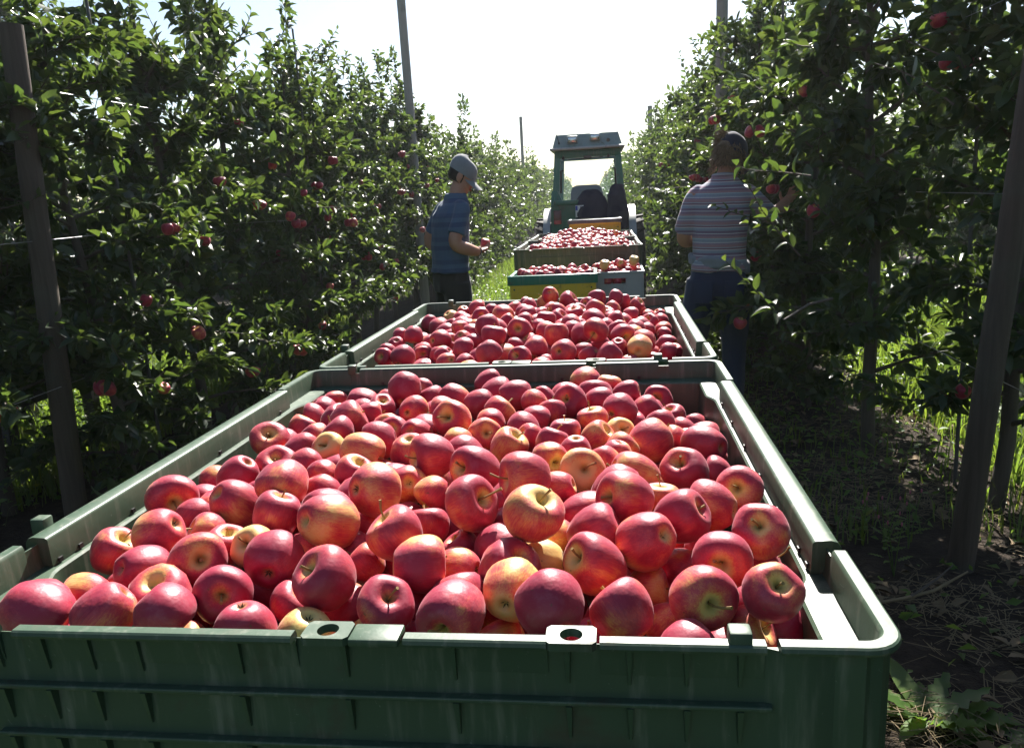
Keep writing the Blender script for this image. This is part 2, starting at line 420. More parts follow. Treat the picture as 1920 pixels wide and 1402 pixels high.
def build_bin(loc, rz=0.0, detail=True):
    root = empty('apple_bin', loc, rz)
    mobj('shell', SH, M['bin'], root)
    if not MESH_BIN:
        segs = []
        # corner pieces: (side, length before, length after); front corners end at the notch at -.352 / tab .36
        for si, a, b in ((0, .12, .195), (1, .205, .13), (2, .115, .205), (3, .195, .138)):
            mb = MB(); flange(mb, corner_idx(si, a, b), .0175); segs.append(('rim_corner', mb.mesh('rim_corner', 35)))
        mb = MB(); flange(mb, side_idx(1, .212, .985), .031, 0, True); segs.append(('rim_rail', mb.mesh('rim_rail', 50)))
        mb = MB(); flange(mb, side_idx(3, .215, .995), .031, 0, True); segs.append(('rim_rail', mb.mesh('rim_rail', 50)))
        # front between x=-.352 and .38, gaps for the two hole lugs
        for s0, s1 in ((.152, .456), (.549, .688), (.730, .885)):
            mb = MB(); flange(mb, side_idx(0, s0, s1), .0165); segs.append(('rim_front', mb.mesh('rim_front', 35)))
        for s0, s1 in ((.140, .30), (.31, .87)):
            mb = MB(); flange(mb, side_idx(2, s0, s1), .020); segs.append(('rim_back', mb.mesh('rim_back', 35)))
        segs.append(('rim_lug', hole_plate(-.022, .046, .0105))); segs.append(('rim_lug', hole_plate(.209, .046, .0105)))
        mb = MB(); mb.box((.026, .0135, -.0041), (.048, .029, .0082), bev=.002); segs.append(('rim_block', mb.mesh('rim_block', 35)))
        for x, y in ((.358, .013), (-.387, 1.187), (-.506, .256)):
            mb = MB(); mb.box((x, y, .000), (.020, .019, .022), bev=.0025); segs.append(('locking_tab', mb.mesh('locking_tab', 35)))
        # drain slots under the rim
        slots = []
        for s in (-.31, -.27, -.13, .02, .13, .24, .31): slots.append(((s, BD-.0215, -.035), (.007, .005, .007)))
        for y in (.23, .27, .39, .52, .66, .80, .93):
            slots += [((-.4675, y, -.036), (.004, .007, .006)), ((.4675, y, -.036), (.004, .007, .006))]
        MESH_BIN['segs'] = segs
        mb = MB()
        MESH_BIN['slots'] = []
        for c, sz in slots:
            mb = MB(); mb.box(c, sz); MESH_BIN['slots'].append(mb.mesh('drain_slot'))
        # corner ledge pin holes
        # ribs
        gx = [-.372, -.320, -.270, -.218, -.113, -.006, .099, .205, .261, .312, .359]
        MESH_BIN['gx'] = gx
        mb = MB(); mb.box((0, .0107, 0), (.774, .0095, .005), bev=.0015); MESH_BIN['rib'] = mb.mesh('rib')
        mb = MB(); w = .0035
        mb.add([(-w, .0155, 0), (w, .0155, 0), (w*.8, .0055, 0), (-w*.8, .0055, 0), (-w*.5, .0155, -.038), (w*.5, .0155, -.038), (w*.3, .0125, -.038), (-w*.3, .0125, -.038)],
               [(0, 1, 2, 3), (7, 6, 5, 4), (0, 4, 5, 1), (1, 5, 6, 2), (2, 6, 7, 3), (3, 7, 4, 0)]); MESH_BIN['gus'] = mb.mesh('gusset')
        # remaining ribs of the other sides, one joined part
        mb = MB()
        for k in range(1, 12):
            z = -.0105-.0555*k
            mb.box((0, BD-.0107, z), (.774, .0095, .005))
            for sx in (-1, 1): mb.box((sx*(BW-.0107), BD/2, z), (.0095, .974, .005))
            for x in gx: mb.box((x, BD-.0125, z-.014), (.006, .0065, .03))
            for y in np.arange(.14, 1.08, .105):
                for sx in (-1, 1): mb.box((sx*(BW-.0125), y, z-.014), (.0065, .006, .03))
        MESH_BIN['other'] = mb.mesh('rib_grid')
        mb = MB()
        for x in (-.41, 0, .41): mb.box((x, .6, -.735), (.11, 1.16, .07), bev=.008)
        MESH_BIN['skid'] = []
        for x in (-.41, 0, .41):
            mb = MB(); mb.box((x, .6, -.731), (.11, 1.16, .058), bev=.008); MESH_BIN['skid'].append(mb.mesh('skid', 40))
    for n, me in MESH_BIN['segs']: mobj(n, me, M['bin'], root)
    for me in MESH_BIN['slots']: mobj('drain_slot', me, M['black'], root)
    for k in range(1, 12):
        o = mobj('rib', MESH_BIN['rib'], M['bin'], root); o.location = (0, 0, -.0105-.0555*k)
    nrow = 6 if detail else 3
    for k in range(nrow):
        for x in MESH_BIN['gx']:
            o = mobj('gusset', MESH_BIN['gus'], M['bin'], root); o.location = (x, 0, -.0107-.0555*k - (.0025 if k else 0))
    tag(mobj('rib_grid', MESH_BIN['other'], M['bin'], root), kind='stuff')
    for me in MESH_BIN['skid']: mobj('skid', me, M['bin'], root)
    return root
b1 = build_bin((0, 0, RIM)); tag(b1, 'nearest green plastic bin, heaped with apples in the foreground', 'apple bin', 'green apple bins on the trailers')
b2 = build_bin((0, 1.226, RIM-.002), 0, False); tag(b2, 'second green plastic bin, directly behind the nearest one', 'apple bin', 'green apple bins on the trailers')
b3 = build_bin((-.01, 5.42, RIM), math.radians(.5), False); tag(b3, 'third green plastic bin, its dark front behind the yellow and grey crates', 'apple bin', 'green apple bins on the trailers')
b4 = build_bin((-.02, 6.65, RIM), math.radians(.5), False); tag(b4, 'farthest green plastic bin, in front of the tractor', 'apple bin', 'green apple bins on the trailers')

# ------------------------------------------------------------------ trailers under the bins
def wheel_parts(root, x, y, r, w, name='wheel'):
    mat = Matrix.Translation((x, y, r)) @ Matrix.Rotation(PI/2, 4, 'Y')
    mb = MB(); h = w/2
    mb.lathe([(r*.58, -h*.9), (r*.8, -h), (r*.95, -h*.9), (r, -h*.6), (r, h*.6), (r*.95, h*.9), (r*.8, h), (r*.58, h*.9)], 36, mat)
    wl_ = mb.build(name, M['rubber'], root, 40)
    mb = MB(); mb.lathe([(.02, -h*.3), (r*.25, -h*.35), (r*.5, -h*.55), (r*.6, -h*.88), (r*.6, h*.88), (r*.5, h*.55), (r*.25, h*.35), (.02, h*.3)], 28, mat)
    mb.build('rim', M['fender'], wl_, 40)
    return wl_
def trailer(y0, y1, label):
    root = empty('trailer', (0, y0, 0)); L = y1-y0
    for x in (-.38, .38):
        mb = MB(); mb.box((x, L/2, .30), (.07, L, .09), bev=.006); mb.build('frame_beam', M['steel'], root)
    for k in range(6):
        mb = MB(); mb.box((0, .08+(L-.16)*k/5, .3375), (.96, .09, .018)); mb.build('deck_plank', M['stake'], root)
    mb = MB(); mb.tube([(-.43, L/2, .2), (.43, L/2, .2)], .025, 10); mb.build('axle', M['steel'], root)
    for x in (-.47, .47): wheel_parts(root, x, L/2, .22, .13)
    mb = MB(); mb.box((0, L+.25, .28), (.06, .56, .06), bev=.005); mb.build('drawbar', M['steel'], root)
    tag(root, label, 'trailer', 'low bin trailers behind the tractor')
trailer(0.0, 2.43, 'low steel trailer under the two nearest bins')
trailer(4.25, 7.88, 'low steel trailer under the far bins and the crates')

# ------------------------------------------------------------------ apples
BIN1="-384,78,1085,363,79,13,-60,r;-416,411,1086,395,59,-80,-5,r;-422,272,1063,331,66,1,75,r;-345,266,1093,359,-83,-4,-56,o;-336,201,1073,345,32,81,-49,r;-269,214,1078,373,59,-64,49,r;-197,143,1075,349,35,-84,41,r;-305,88,1080,334,-59,-46,-67,r;-237,86,1084,352,68,-8,-73,r;-405,189,1044,300,-100,2,-3,o;-378,129,1016,290,-87,12,-48,r;-147,88,1067,355,2,2,-100,r;-245,130,1012,290,-23,-25,94,o;-263,277,1064,312,30,-3,95,r;-308,314,1071,309,-79,-33,52,r;-358,379,1071,290,-59,-55,-59,o;-297,374,1091,363,42,53,-74,o;-422,553,1057,308,68,-25,-69,r;-356,511,1082,348,-59,-1,-81,r;-411,492,1049,290,76,19,-63,o;-209,254,1080,290,-18,-77,61,y;-416,1120,1034,395,56,-79,23,r;-416,1047,1035,395,-63,-17,75,r;-350,1120,1041,395,87,17,-47,r;-416,986,1039,371,-89,-29,36,r;-414,757,1063,395,22,-59,78,r;-190,939,1114,374,2,82,57,r;-203,1128,1072,291,83,2,-56,r;-149,844,1096,310,29,95,-12,o;-222,874,1091,296,32,-44,84,r;-254,754,1102,377,79,42,44,r;-233,816,1094,296,94,32,7,r;-419,917,1035,322,43,34,84,o;-316,676,1072,332,-48,-52,-71,r;-247,686,1099,331,-64,15,75,r;-312,738,1072,290,-52,48,71,r;-240,618,1087,316,-14,-65,75,y;-147,616,1107,357,-96,-22,-16,r;-149,710,1093,294,0,-85,53,r;-101,676,1100,290,17,83,-53,r;-158,542,1110,373,93,-17,-33,o;-27,496,1118,379,-86,-50,3,r;-22,644,1094,290,81,-1,-58,o;-81,831,1097,337,-96,-27,0,r;-39,714,1113,369,-18,-88,44,o;-87,947,1095,328,68,-17,-71,r;-318,570,1074,363,23,-52,82,r;-219,380,1121,367,-16,-88,-44,o;-254,538,1095,290,53,-33,-78,r;-209,499,1086,290,-43,-87,-22,r;-182,425,1088,290,44,-10,-89,r;-152,478,1091,323,49,-11,86,r;-73,332,1128,381,60,73,-33,o;-54,440,1094,309,-26,84,-47,o;-6,404,1094,290,-58,-60,-56,o;-113,260,1114,372,57,73,-37,o;-207,315,1095,333,27,28,92,r;-14,234,1107,359,-56,-9,82,r;-2,338,1072,312,-24,42,88,r;63,309,1116,395,75,-44,49,r;25,178,1096,343,92,39,-7,o;-164,207,1084,377,-18,98,9,r;-74,149,1091,380,-50,-49,71,r;1,118,1076,330,41,-48,77,r;83,89,1086,358,-19,-98,-8,r;66,220,1069,290,-97,22,-13,o;-80,90,1055,342,-28,7,-96,y;-30,140,1019,302,59,-49,-64,y;-61,242,1062,290,-75,14,65,r;-126,164,1052,290,68,-15,72,r;-92,352,1067,312,87,-9,-48,o;-91,292,1052,318,-73,-37,57,r;-40,1123,1078,362,83,42,37,r;49,920,1103,352,96,29,4,r;-18,892,1095,338,-86,-5,-51,r;30,810,1096,340,57,54,62,o;104,949,1085,290,-27,-85,45,r;94,874,1103,290,-4,-59,-81,r;191,1117,1082,395,-69,-50,-52,o;239,1031,1088,290,23,22,95,o;166,873,1100,360,-34,-82,46,r;221,905,1094,291,96,29,2,r;277,985,1086,293,97,-7,22,r;349,1117,1034,352,0,-86,51,r;259,804,1099,352,54,84,-3,r;314,937,1062,317,83,33,45,r;376,1000,1026,290,-45,-20,87,r;339,802,1070,291,-19,61,77,r;102,767,1095,309,88,20,-44,r;132,819,1092,290,-11,61,79,r;214,756,1097,290,-33,3,94,r;24,748,1096,290,-35,90,-27,o;90,707,1095,325,-41,91,-11,r;20,688,1092,314,39,-82,42,o;75,598,1094,337,58,-12,81,o;110,649,1091,290,-64,-38,67,r;164,685,1092,290,5,20,98,r;220,666,1086,313,68,-25,69,o;258,715,1081,290,35,-70,62,y;308,672,1078,394,75,59,29,o;356,720,1065,290,-67,-38,64,o;262,625,1084,290,71,44,55,o;147,603,1099,290,32,25,92,r;188,559,1100,290,-4,10,-99,r;151,513,1106,296,47,-88,0,o;204,456,1105,359,19,-80,57,y;236,511,1098,290,39,-24,-89,o;254,566,1089,290,-30,-7,-95,o;133,359,1134,373,-87,-49,8,r;51,443,1115,360,-65,-68,35,r;280,465,1095,359,-95,-3,31,o;266,327,1116,371,-78,-55,31,r;209,356,1080,337,97,24,2,r;152,237,1131,369,47,-26,84,o;104,270,1075,348,56,-48,-67,r;359,529,1076,376,-39,-52,76,o;416,617,1042,290,-84,18,51,r;405,676,1072,356,-76,65,-3,r;423,870,1027,303,99,3,-12,r;425,1017,999,290,-46,52,72,r;383,831,1047,290,-92,36,14,r;380,770,1046,290,7,-39,-92,o;425,710,1029,290,-99,11,-3,r;418,402,1098,341,-20,-85,48,o;330,290,1106,349,76,-36,54,r;376,343,1098,352,-89,46,2,o;288,233,1102,356,-64,56,-54,o;418,241,1108,340,-24,-70,67,r;368,192,1099,343,-21,-96,21,r;314,413,1078,290,-2,8,100,o;172,401,1100,290,-91,16,-39,o;229,199,1086,354,-74,-39,54,o;162,248,1066,306,-100,1,-8,y;139,131,1088,344,16,99,-3,y;186,79,1100,373,-41,80,43,r;258,107,1079,351,-62,50,61,o;287,238,1036,300,99,-12,12,o;337,129,1087,360,33,-94,12,r;386,131,1046,290,74,-45,51,o;405,116,1098,312,14,-62,77,r;425,164,1036,290,-36,-46,-82,r;308,178,1024,290,-56,-6,-83,o;124,127,1026,290,94,20,27,y;225,127,1026,297,-18,-29,94,r;318,73,1058,303,89,44,12,r;176,306,1069,290,-97,23,13,o;425,277,1054,290,93,-17,33,r;326,285,1039,290,92,-30,-26,r;103,210,1017,290,84,3,-54,o;53,298,1050,290,-54,-3,84,r"
BIN2="-261,2287,1094,395,99,11,12,r;-377,2346,1058,352,41,52,-75,y;-321,2256,1063,323,10,91,40,r;-418,2156,1068,331,-33,-30,-90,r;-367,2101,1058,395,-44,90,-4,r;-239,1842,1094,323,-82,-56,-11,r;-373,1748,1098,314,-12,-41,-90,r;-398,1934,1041,339,36,87,-32,r;-424,1718,1073,290,-28,61,-75,r;-424,1625,1065,290,-82,-52,23,r;-418,1565,1063,290,-28,-91,32,r;-354,1543,1070,385,-41,-60,-69,r;-333,1679,1046,290,39,-89,23,r;-280,1695,1085,364,63,76,-16,r;-239,1575,1061,319,-67,11,-73,r;-215,1500,1057,309,-64,63,-45,r;-181,1555,1084,356,93,27,-24,r;-200,1660,1095,290,23,65,-73,r;-155,1612,1091,290,-66,-74,12,r;-88,1437,1096,387,49,3,-87,r;-120,1658,1125,383,-31,69,65,r;-194,1980,1109,323,9,-90,43,r;-89,1560,1116,380,16,14,98,r;-113,1925,1127,378,51,-61,-60,r;-87,1840,1110,290,83,12,54,r;-23,1654,1117,380,-11,-94,32,r;-35,1583,1080,316,82,20,-54,r;1,1444,1076,335,-45,-78,45,r;-99,2142,1111,290,47,87,13,r;-50,2040,1108,328,-85,44,28,r;-77,2354,1098,292,-91,33,26,r;-425,1787,1088,290,-84,50,-21,r;-155,1463,1061,290,-78,52,-35,r;-30,1823,1116,290,95,30,9,r;12,1616,1080,290,-56,-27,79,r;-320,2319,1082,290,-27,37,-89,r;-175,2095,1111,290,27,87,41,r;20,2288,1140,337,5,81,-58,r;3,2348,1102,363,-58,11,81,y;83,2346,1104,395,79,-19,58,r;-52,2204,1111,312,17,-39,-91,r;-32,1982,1116,304,-53,-80,-28,r;62,2041,1110,342,-77,-54,35,r;38,1854,1113,335,10,3,99,r;126,1973,1109,333,-26,-21,94,r;164,2164,1111,305,-44,-66,60,r;193,1977,1120,364,39,63,67,r;191,2349,1113,342,94,-35,2,r;266,2288,1118,334,-92,22,31,r;290,2350,1091,323,-11,24,96,r;254,2170,1093,290,-59,54,60,r;340,2303,1085,290,62,-36,69,r;312,2150,1072,353,97,1,-26,r;350,2354,1056,290,25,70,67,r;261,1896,1094,352,95,-8,30,r;126,1745,1108,348,-27,92,28,r;206,1541,1132,383,-32,-84,-44,r;163,1611,1100,370,21,85,49,r;29,1755,1102,322,-94,-30,17,r;90,1580,1108,367,1,21,98,r;-17,1718,1103,290,16,-31,-94,r;-31,1883,1109,290,-16,-98,-6,r;279,1673,1090,364,27,-96,-9,r;328,1929,1060,325,-16,96,23,r;385,2271,1044,315,-96,21,19,r;380,2102,1050,330,-32,-57,76,r;425,2320,1045,290,48,30,-82,r;420,2155,1050,318,-14,-71,-69,r;424,2052,1036,307,-46,-81,-36,r;419,1994,1028,290,91,15,-37,r;368,1979,1049,290,-78,-33,-53,r;345,1648,1073,387,-94,25,-24,r;326,1576,1068,376,11,99,5,y;265,1615,1060,329,-2,50,-87,r;217,1582,1079,290,-66,-24,71,r;38,1500,1091,356,-19,-72,-66,r;3,1542,1061,290,-95,-9,30,r;117,1432,1091,369,31,91,-26,r;238,1457,1070,358,74,24,63,r;189,1498,1065,290,-69,43,-58,r;422,1789,1035,322,-81,50,-30,r;405,1612,1048,290,85,6,-52,r;425,1664,1031,290,8,-27,96,r;166,1554,1066,290,89,40,-23,r;66,1454,1056,290,5,79,-62,r"
FIL1="-422,74,1011,341,100;-20,74,1031,340,100;418,78,942,379,100;360,75,1008,347,100;73,75,1020,342,100;264,76,1017,360,100;242,77,940,363,99;-324,78,949,380,99;-398,76,948,353,99;-327,74,802,336,99;-277,76,1019,354,99;191,75,1030,343,98;-203,78,1021,377,98;389,76,878,354,98;-345,75,1021,350,98;422,97,1008,336,97;422,74,821,332,97;278,78,848,378,96;134,74,997,334,95;232,73,797,330,95;-137,77,992,369,95;12,77,971,370,95;326,74,897,335,94;112,75,791,348,94;-17,76,852,353,94;76,76,849,361,93;-284,78,889,371,93;-42,76,919,356,93;95,76,943,353,93;31,77,903,368,92;-82,74,865,338,92;-422,74,805,338,92;-111,74,927,334,92;27,76,799,361,92;308,77,963,370,92;-67,76,984,357,91;346,77,823,368,91;172,74,819,336,90;172,77,941,366,90;139,77,878,366,90;296,77,772,372,89;-240,75,962,351,89;211,78,876,376,88;-216,74,878,340,88;-177,76,935,363,87;-52,75,794,350,87;-254,77,822,366,86;-352,75,886,343,86;-419,77,873,367,86;-186,74,815,336,83;408,80,755,371,83;-119,77,807,364,80;-149,76,871,362,78;225,269,1091,371,51;32,127,1016,353,45;126,197,1076,361,42;220,141,946,342,40;-82,573,1098,366,32;360,121,938,373,32;-1,985,1088,379,30;-70,187,1032,340,26;-141,978,1080,330,26;389,140,849,376,24;-362,117,836,344,22;212,970,1083,379,20;254,402,1097,358,19;-279,148,1063,367,18;-170,140,1011,356,18;3,585,1085,363,18;64,133,924,344,18;-113,776,1078,346,14;278,136,987,348,14;-332,910,1060,376,13;-184,779,1076,352,13;422,145,788,340,13;317,139,855,376,12;-408,140,898,349,12;-423,135,974,332,12;-208,133,956,341,12;110,142,873,374,11;-420,130,1059,358,11;365,166,994,371,11;-15,128,812,330,11;-246,136,869,373,10;-167,298,1043,358,10;401,198,944,345,10;305,190,808,349,10;-98,131,1007,339,10;321,213,945,336,9;85,151,984,343,9;74,134,815,333,8;-206,568,1064,353,7;-139,326,1097,334,7;-326,137,891,366,7;-303,973,1053,342,7;146,996,1070,371,7;277,856,1057,367,7;-422,138,819,337,7;-312,130,996,358,7;420,143,912,353,7;-47,398,1043,373,6;141,137,808,367,6;422,257,924,337,6;27,138,865,376,6;294,131,924,331,6;-120,408,1085,363,5;-187,236,1024,348,5;108,405,1081,369,4;174,125,990,340,4;-85,137,813,358,4;-179,367,1066,339,4;-297,454,1053,356,4;143,195,902,344,4;329,1053,1022,331,4;-226,185,1034,330,4;11,190,1029,355,4;145,260,966,358,4;-143,132,951,333,4;270,132,806,333,3;-378,243,1023,357,3;75,157,1057,337,3;-286,189,1011,332,3;-35,532,1056,377,3;-40,186,960,376,3;321,368,1036,339,3;133,138,940,340,3;-364,133,947,335,3;-184,908,1049,370,3;-103,515,1065,363,3;209,196,895,337,3;-46,137,872,377,3;-24,288,1043,334,3;-114,134,885,350,3;412,232,1012,343,3;-361,713,1040,333,2;350,216,849,338,2;-262,1052,1050,358,2;-365,446,1047,355,2;-135,576,1051,363,2;-421,207,987,343,2;-272,130,935,364,2;376,327,1027,380,2;243,192,837,364,2;111,337,1066,361,2;177,186,964,334,2;237,276,1023,343,1;313,257,893,363,1;-230,969,1066,336,1;349,140,790,366,1;263,335,1045,361,1;396,203,804,338,1;-284,194,890,366,1;179,136,895,338,1;280,258,974,361,1;28,399,1038,367,1;33,185,958,363,1;-182,131,896,331,1;-110,190,974,371,1;-181,195,968,370,1;-254,401,1045,353,1;-117,894,1068,367,1;-78,129,942,353,1;-311,366,1024,353,1;-312,250,1035,348,1;188,232,1010,351,1;-251,202,953,376,1;244,190,1015,376,1;-329,502,1018,349,1;295,567,1040,353,1;-420,834,1026,360,1;210,840,1060,339,1;319,635,1020,338,1"
FIL2="420,1302,938,354,100;102,1301,829,351,100;107,1303,960,373,100;32,1301,829,346,100;246,1300,807,340,100;-291,1304,855,376,100;359,1304,974,376,100;300,1300,1008,333,100;178,1300,833,336,100;205,1303,1018,373,100;55,1303,1043,364,100;-262,1301,937,344,100;-90,1301,1016,348,100;-253,1300,799,332,100;386,1302,746,359,100;333,1299,909,330,100;-337,1302,909,354,100;141,1301,1048,351,100;28,1304,957,377,100;-399,1301,728,351,99;420,1302,809,356,99;-13,1301,1027,353,99;-328,1300,776,342,99;-361,1303,977,370,99;67,1303,897,367,99;-419,1303,868,373,98;-358,1301,835,347,98;-226,1301,1010,345,98;-158,1303,1017,364,98;351,1300,818,341,98;288,1302,861,354,98;391,1304,874,375,98;-216,1301,890,342,98;-294,1303,1002,369,98;302,1301,773,344,98;253,1303,958,373,98;179,1303,951,372,98;215,1302,892,354,97;-45,1304,960,378,97;139,1304,890,376,96;-117,1301,956,345,96;-183,1300,832,342,96;-186,1300,956,333,96;-420,1302,939,360,96;-114,1304,832,375,94;-8,1303,895,366,94;-44,1300,838,335,93;-80,1304,896,379,92;-150,1300,898,342,92;-418,1304,796,379,91;-125,1357,1049,374,77;419,1456,976,366,71;258,1344,1027,330,70;-56,1349,1049,347,65;102,1348,1015,372,56;294,1354,928,375,55;367,1408,985,375,52;363,1540,1013,380,51;-422,1537,973,338,49;64,1392,1052,342,47;340,1471,1008,375,45;-417,1600,999,371,45;295,1533,1023,338,44;415,1588,988,375,43;-261,1472,1018,378,43;-299,1411,1011,372,41;-197,1358,1029,333,38;-21,1402,1031,343,37;-357,1351,745,340,35;292,1418,1012,378,35;224,1401,1030,365,35;249,1359,871,373,32;-298,1530,1027,338,32;-379,1353,901,339,32;-59,1525,1062,354,31;-296,1358,915,376,30;60,1664,1103,377,28;346,1359,756,361,28;207,1355,818,332,26;70,1927,1096,349,25;137,1366,956,351,25;-215,1354,807,354,24;-334,1473,1006,364,22;-264,1638,1043,367,22;193,1861,1104,375,22;136,1678,1102,351,22;266,1745,1087,332,22;26,1357,1006,379,21;422,1359,754,341,21;276,1360,780,332,20;308,1359,836,333,20;-419,1360,694,371,20;-287,1355,789,351,19;-5,1360,821,375,18;181,1456,1017,367,18;69,1360,944,360,18;170,1363,1014,341,18;-219,1355,937,363,18;286,2067,1062,348,18;142,1355,825,347,18;-398,1363,967,362,18;-180,1742,1089,368,18;386,1358,943,333,18;-305,1941,1061,373,17;421,1411,925,348,17;-9,1361,945,333,17;-246,1355,867,347,16;351,1360,886,356,16;320,1358,991,339,15;419,1369,870,368,13;-420,1368,764,360,12;64,1359,831,342,12;-383,1484,958,366,12;-356,1422,967,339,12;-232,1938,1080,336,11;116,1501,1033,354,11;-128,1523,1050,377,11;316,1864,1050,371,11;-330,1363,974,334,11;-255,1359,995,349,11;-320,1413,768,380,10;-344,1862,1044,356,9;215,1363,963,358,9;345,1414,821,373,9;32,2145,1093,374,8;349,2042,1043,373,8;-358,1538,995,368,8;-302,2053,1062,354,8;-113,1744,1108,354,8;-149,1363,824,348,8;387,1361,810,343,8;-152,1355,974,341,8;29,1359,890,332,7;101,1360,885,336,7;419,1423,816,370,7;-254,1416,798,352,7;-329,1363,842,361,7;-362,1797,1026,367,7;-419,1368,835,373,7;-342,1412,900,378,7;126,1578,1025,336,7;-84,1365,968,373,7;-76,1362,816,365,7;261,1479,1011,336,7;19,1455,1008,380,6;-47,1468,1027,351,6;3,2076,1087,375,6;248,1421,952,347,6;210,1415,891,363,6;-75,1693,1079,374,6;-256,1414,948,351,6;95,1866,1075,369,6;142,1810,1089,380,6;127,1413,1025,350,6;-181,1358,881,338,5;367,1845,988,371,5;-85,2086,1077,350,5;36,1417,844,340,5;-275,2130,1065,364,5;221,2066,1084,370,5;-311,1597,1012,359,5;-227,2068,1075,367,5;109,2143,1085,352,4;-42,1360,884,334,4;180,1356,907,331,4;301,1429,769,349,4;292,1413,871,338,4;-263,1998,1076,365,4;-224,1415,1010,335,4;148,1914,1081,380,4;134,2076,1091,359,3;387,1418,752,371,3;244,1999,1076,363,3;357,1647,1001,365,3;-4,1934,1088,336,3;225,1800,1083,376,3;-187,1884,1081,370,3;171,1416,833,356,3;242,1414,824,378,3;-191,1428,953,334,3;380,1431,878,335,3;-351,1670,986,341,3;-297,1469,946,367,3;64,1486,962,358,3;364,1714,993,331,3;-38,2135,1086,361,3;-151,1422,900,350,3;-122,1362,910,346,3;-189,1472,1007,348,3;-392,1417,726,344,2;65,1554,1046,369,2;418,1751,979,374,2;-276,1877,1052,364,2;-265,1758,1057,362,2;179,1422,954,369,2;-38,1420,966,376,2;-69,1948,1077,354,2;28,1412,955,330,2;317,1423,934,375,2;103,1412,836,344,1;96,1423,963,377,1;139,1481,965,370,1;-85,1406,1023,333,1;-112,1415,845,347,1;-158,1412,1022,355,1;107,1630,1063,352,1;-349,1486,773,364,1;-114,1465,1010,364,1;169,1629,1033,361,1;-418,1430,799,375,1;303,1988,1039,368,1;421,1920,1002,346,1;-226,2210,1075,368,1"

def cat_spline(P, m):
    P = np.array(P, float); out = []
    for i in range(len(P)-1):
        p0 = P[max(i-1, 0)]; p1 = P[i]; p2 = P[i+1]; p3 = P[min(i+2, len(P)-1)]
        for k in range(m):
            t = k/m; out.append(.5*((2*p1)+(-p0+p2)*t+(2*p0-5*p1+4*p2-p3)*t*t+(-p0+3*p1-3*p2+p3)*t**3))
    out.append(P[-1]); return np.array(out)
PROF = [(.02, -.70), (.10, -.72), (.19, -.80), (.34, -.865), (.56, -.80), (.78, -.57), (.94, -.24), (1.0, .10), (.98, .40), (.89, .66), (.74, .83), (.56, .905), (.40, .895), (.26, .82), (.15, .70), (.07, .58), (.02, .53)]
def apple_arrays(seed, m, n):
    r = random.Random(seed); pr = cat_spline(PROF, m)
    zs = r.uniform(.86, 1.12); tilt = r.uniform(-.16, .16); ph = r.uniform(0, 6.28); lob = r.uniform(.01, .045); con = r.uniform(-.04, .16); ox = r.uniform(-.09, .09)
    V = []
    for rr, z in pr:
        rr = rr*(1+con*z*.6)
        for k in range(n):
            t = 2*PI*k/n
            l = 1 + lob*math.cos(5*t+ph)*(.35+.65*abs(z)) + .02*math.cos(2*t+ph*2) + .012*math.cos(3*t+ph*3)
            V.append((rr*l*math.cos(t)+ox*z, rr*l*math.sin(t), z*zs + tilt*rr*math.cos(t+ph)*(1 if abs(z) > .3 else .5)))
    m2 = len(pr)
    F = [(i*n+k, i*n+(k+1) % n, (i+1)*n+(k+1) % n, (i+1)*n+k) for i in range(m2-1) for k in range(n)]
    return np.array(V), np.array(F), zs
APPLE = []
for sd_ in range(14):
    V, F, zs = apple_arrays(100+sd_, 2, 30)
    me = np_mesh('apple', V, F); smooth(me); me.materials.append(M['apple']); APPLE.append(me)
ALOW = [apple_arrays(300+i, 1, 14)[:2] for i in range(4)]
STEM = []
for i in range(6):
    r = random.Random(i); mb = MB(); L = r.uniform(.42, .85); bx = r.uniform(-.3, .3); by = r.uniform(-.2, .2)
    mb.tube([(0, 0, .50), (bx*.15, by*.15, .50+L*.4), (bx*.5, by*.5, .5+L*.75), (bx, by, .5+L), (bx*1.08, by*1.08, .5+L*1.06)], [.042, .036, .038, .055, .062], 6)
    STEM.append(mb.mesh('stem', 50))
mb = MB()
for k in range(5):
    a = 2*PI*k/5; c, s = math.cos(a), math.sin(a); c2, s2 = math.cos(a+.5), math.sin(a+.5); c3, s3 = math.cos(a-.5), math.sin(a-.5)
    mb.add([(.02*c, .02*s, -.67), (.07*c2, .07*s2, -.685), (.16*c, .16*s, -.80), (.07*c3, .07*s3, -.685), (.06*c, .06*s, -.72)], [(0, 1, 4), (1, 2, 4), (2, 3, 4), (3, 0, 4)])
CALYX = mb.mesh('calyx')
ORD = ['first', 'second', 'third', 'fourth', 'fifth', 'sixth', 'seventh', 'eighth', 'ninth', 'tenth', 'eleventh', 'twelfth', 'thirteenth', 'fourteenth', 'fifteenth', 'sixteenth', 'seventeenth', 'eighteenth', 'nineteenth', 'twentieth']
def ordn(i):
    if i < 20: return ORD[i]
    t = ['twenty', 'thirty', 'forty', 'fifty', 'sixty'][i//10 - 2 + (0)]
    u = (i+1) % 10
    return (ORD[i] if i < 20 else (t if i % 10 != 9 else t) + '-' + ORD[u-1]) if u else {29: 'thirtieth', 39: 'fortieth', 49: 'fiftieth'}.get(i, 'last')
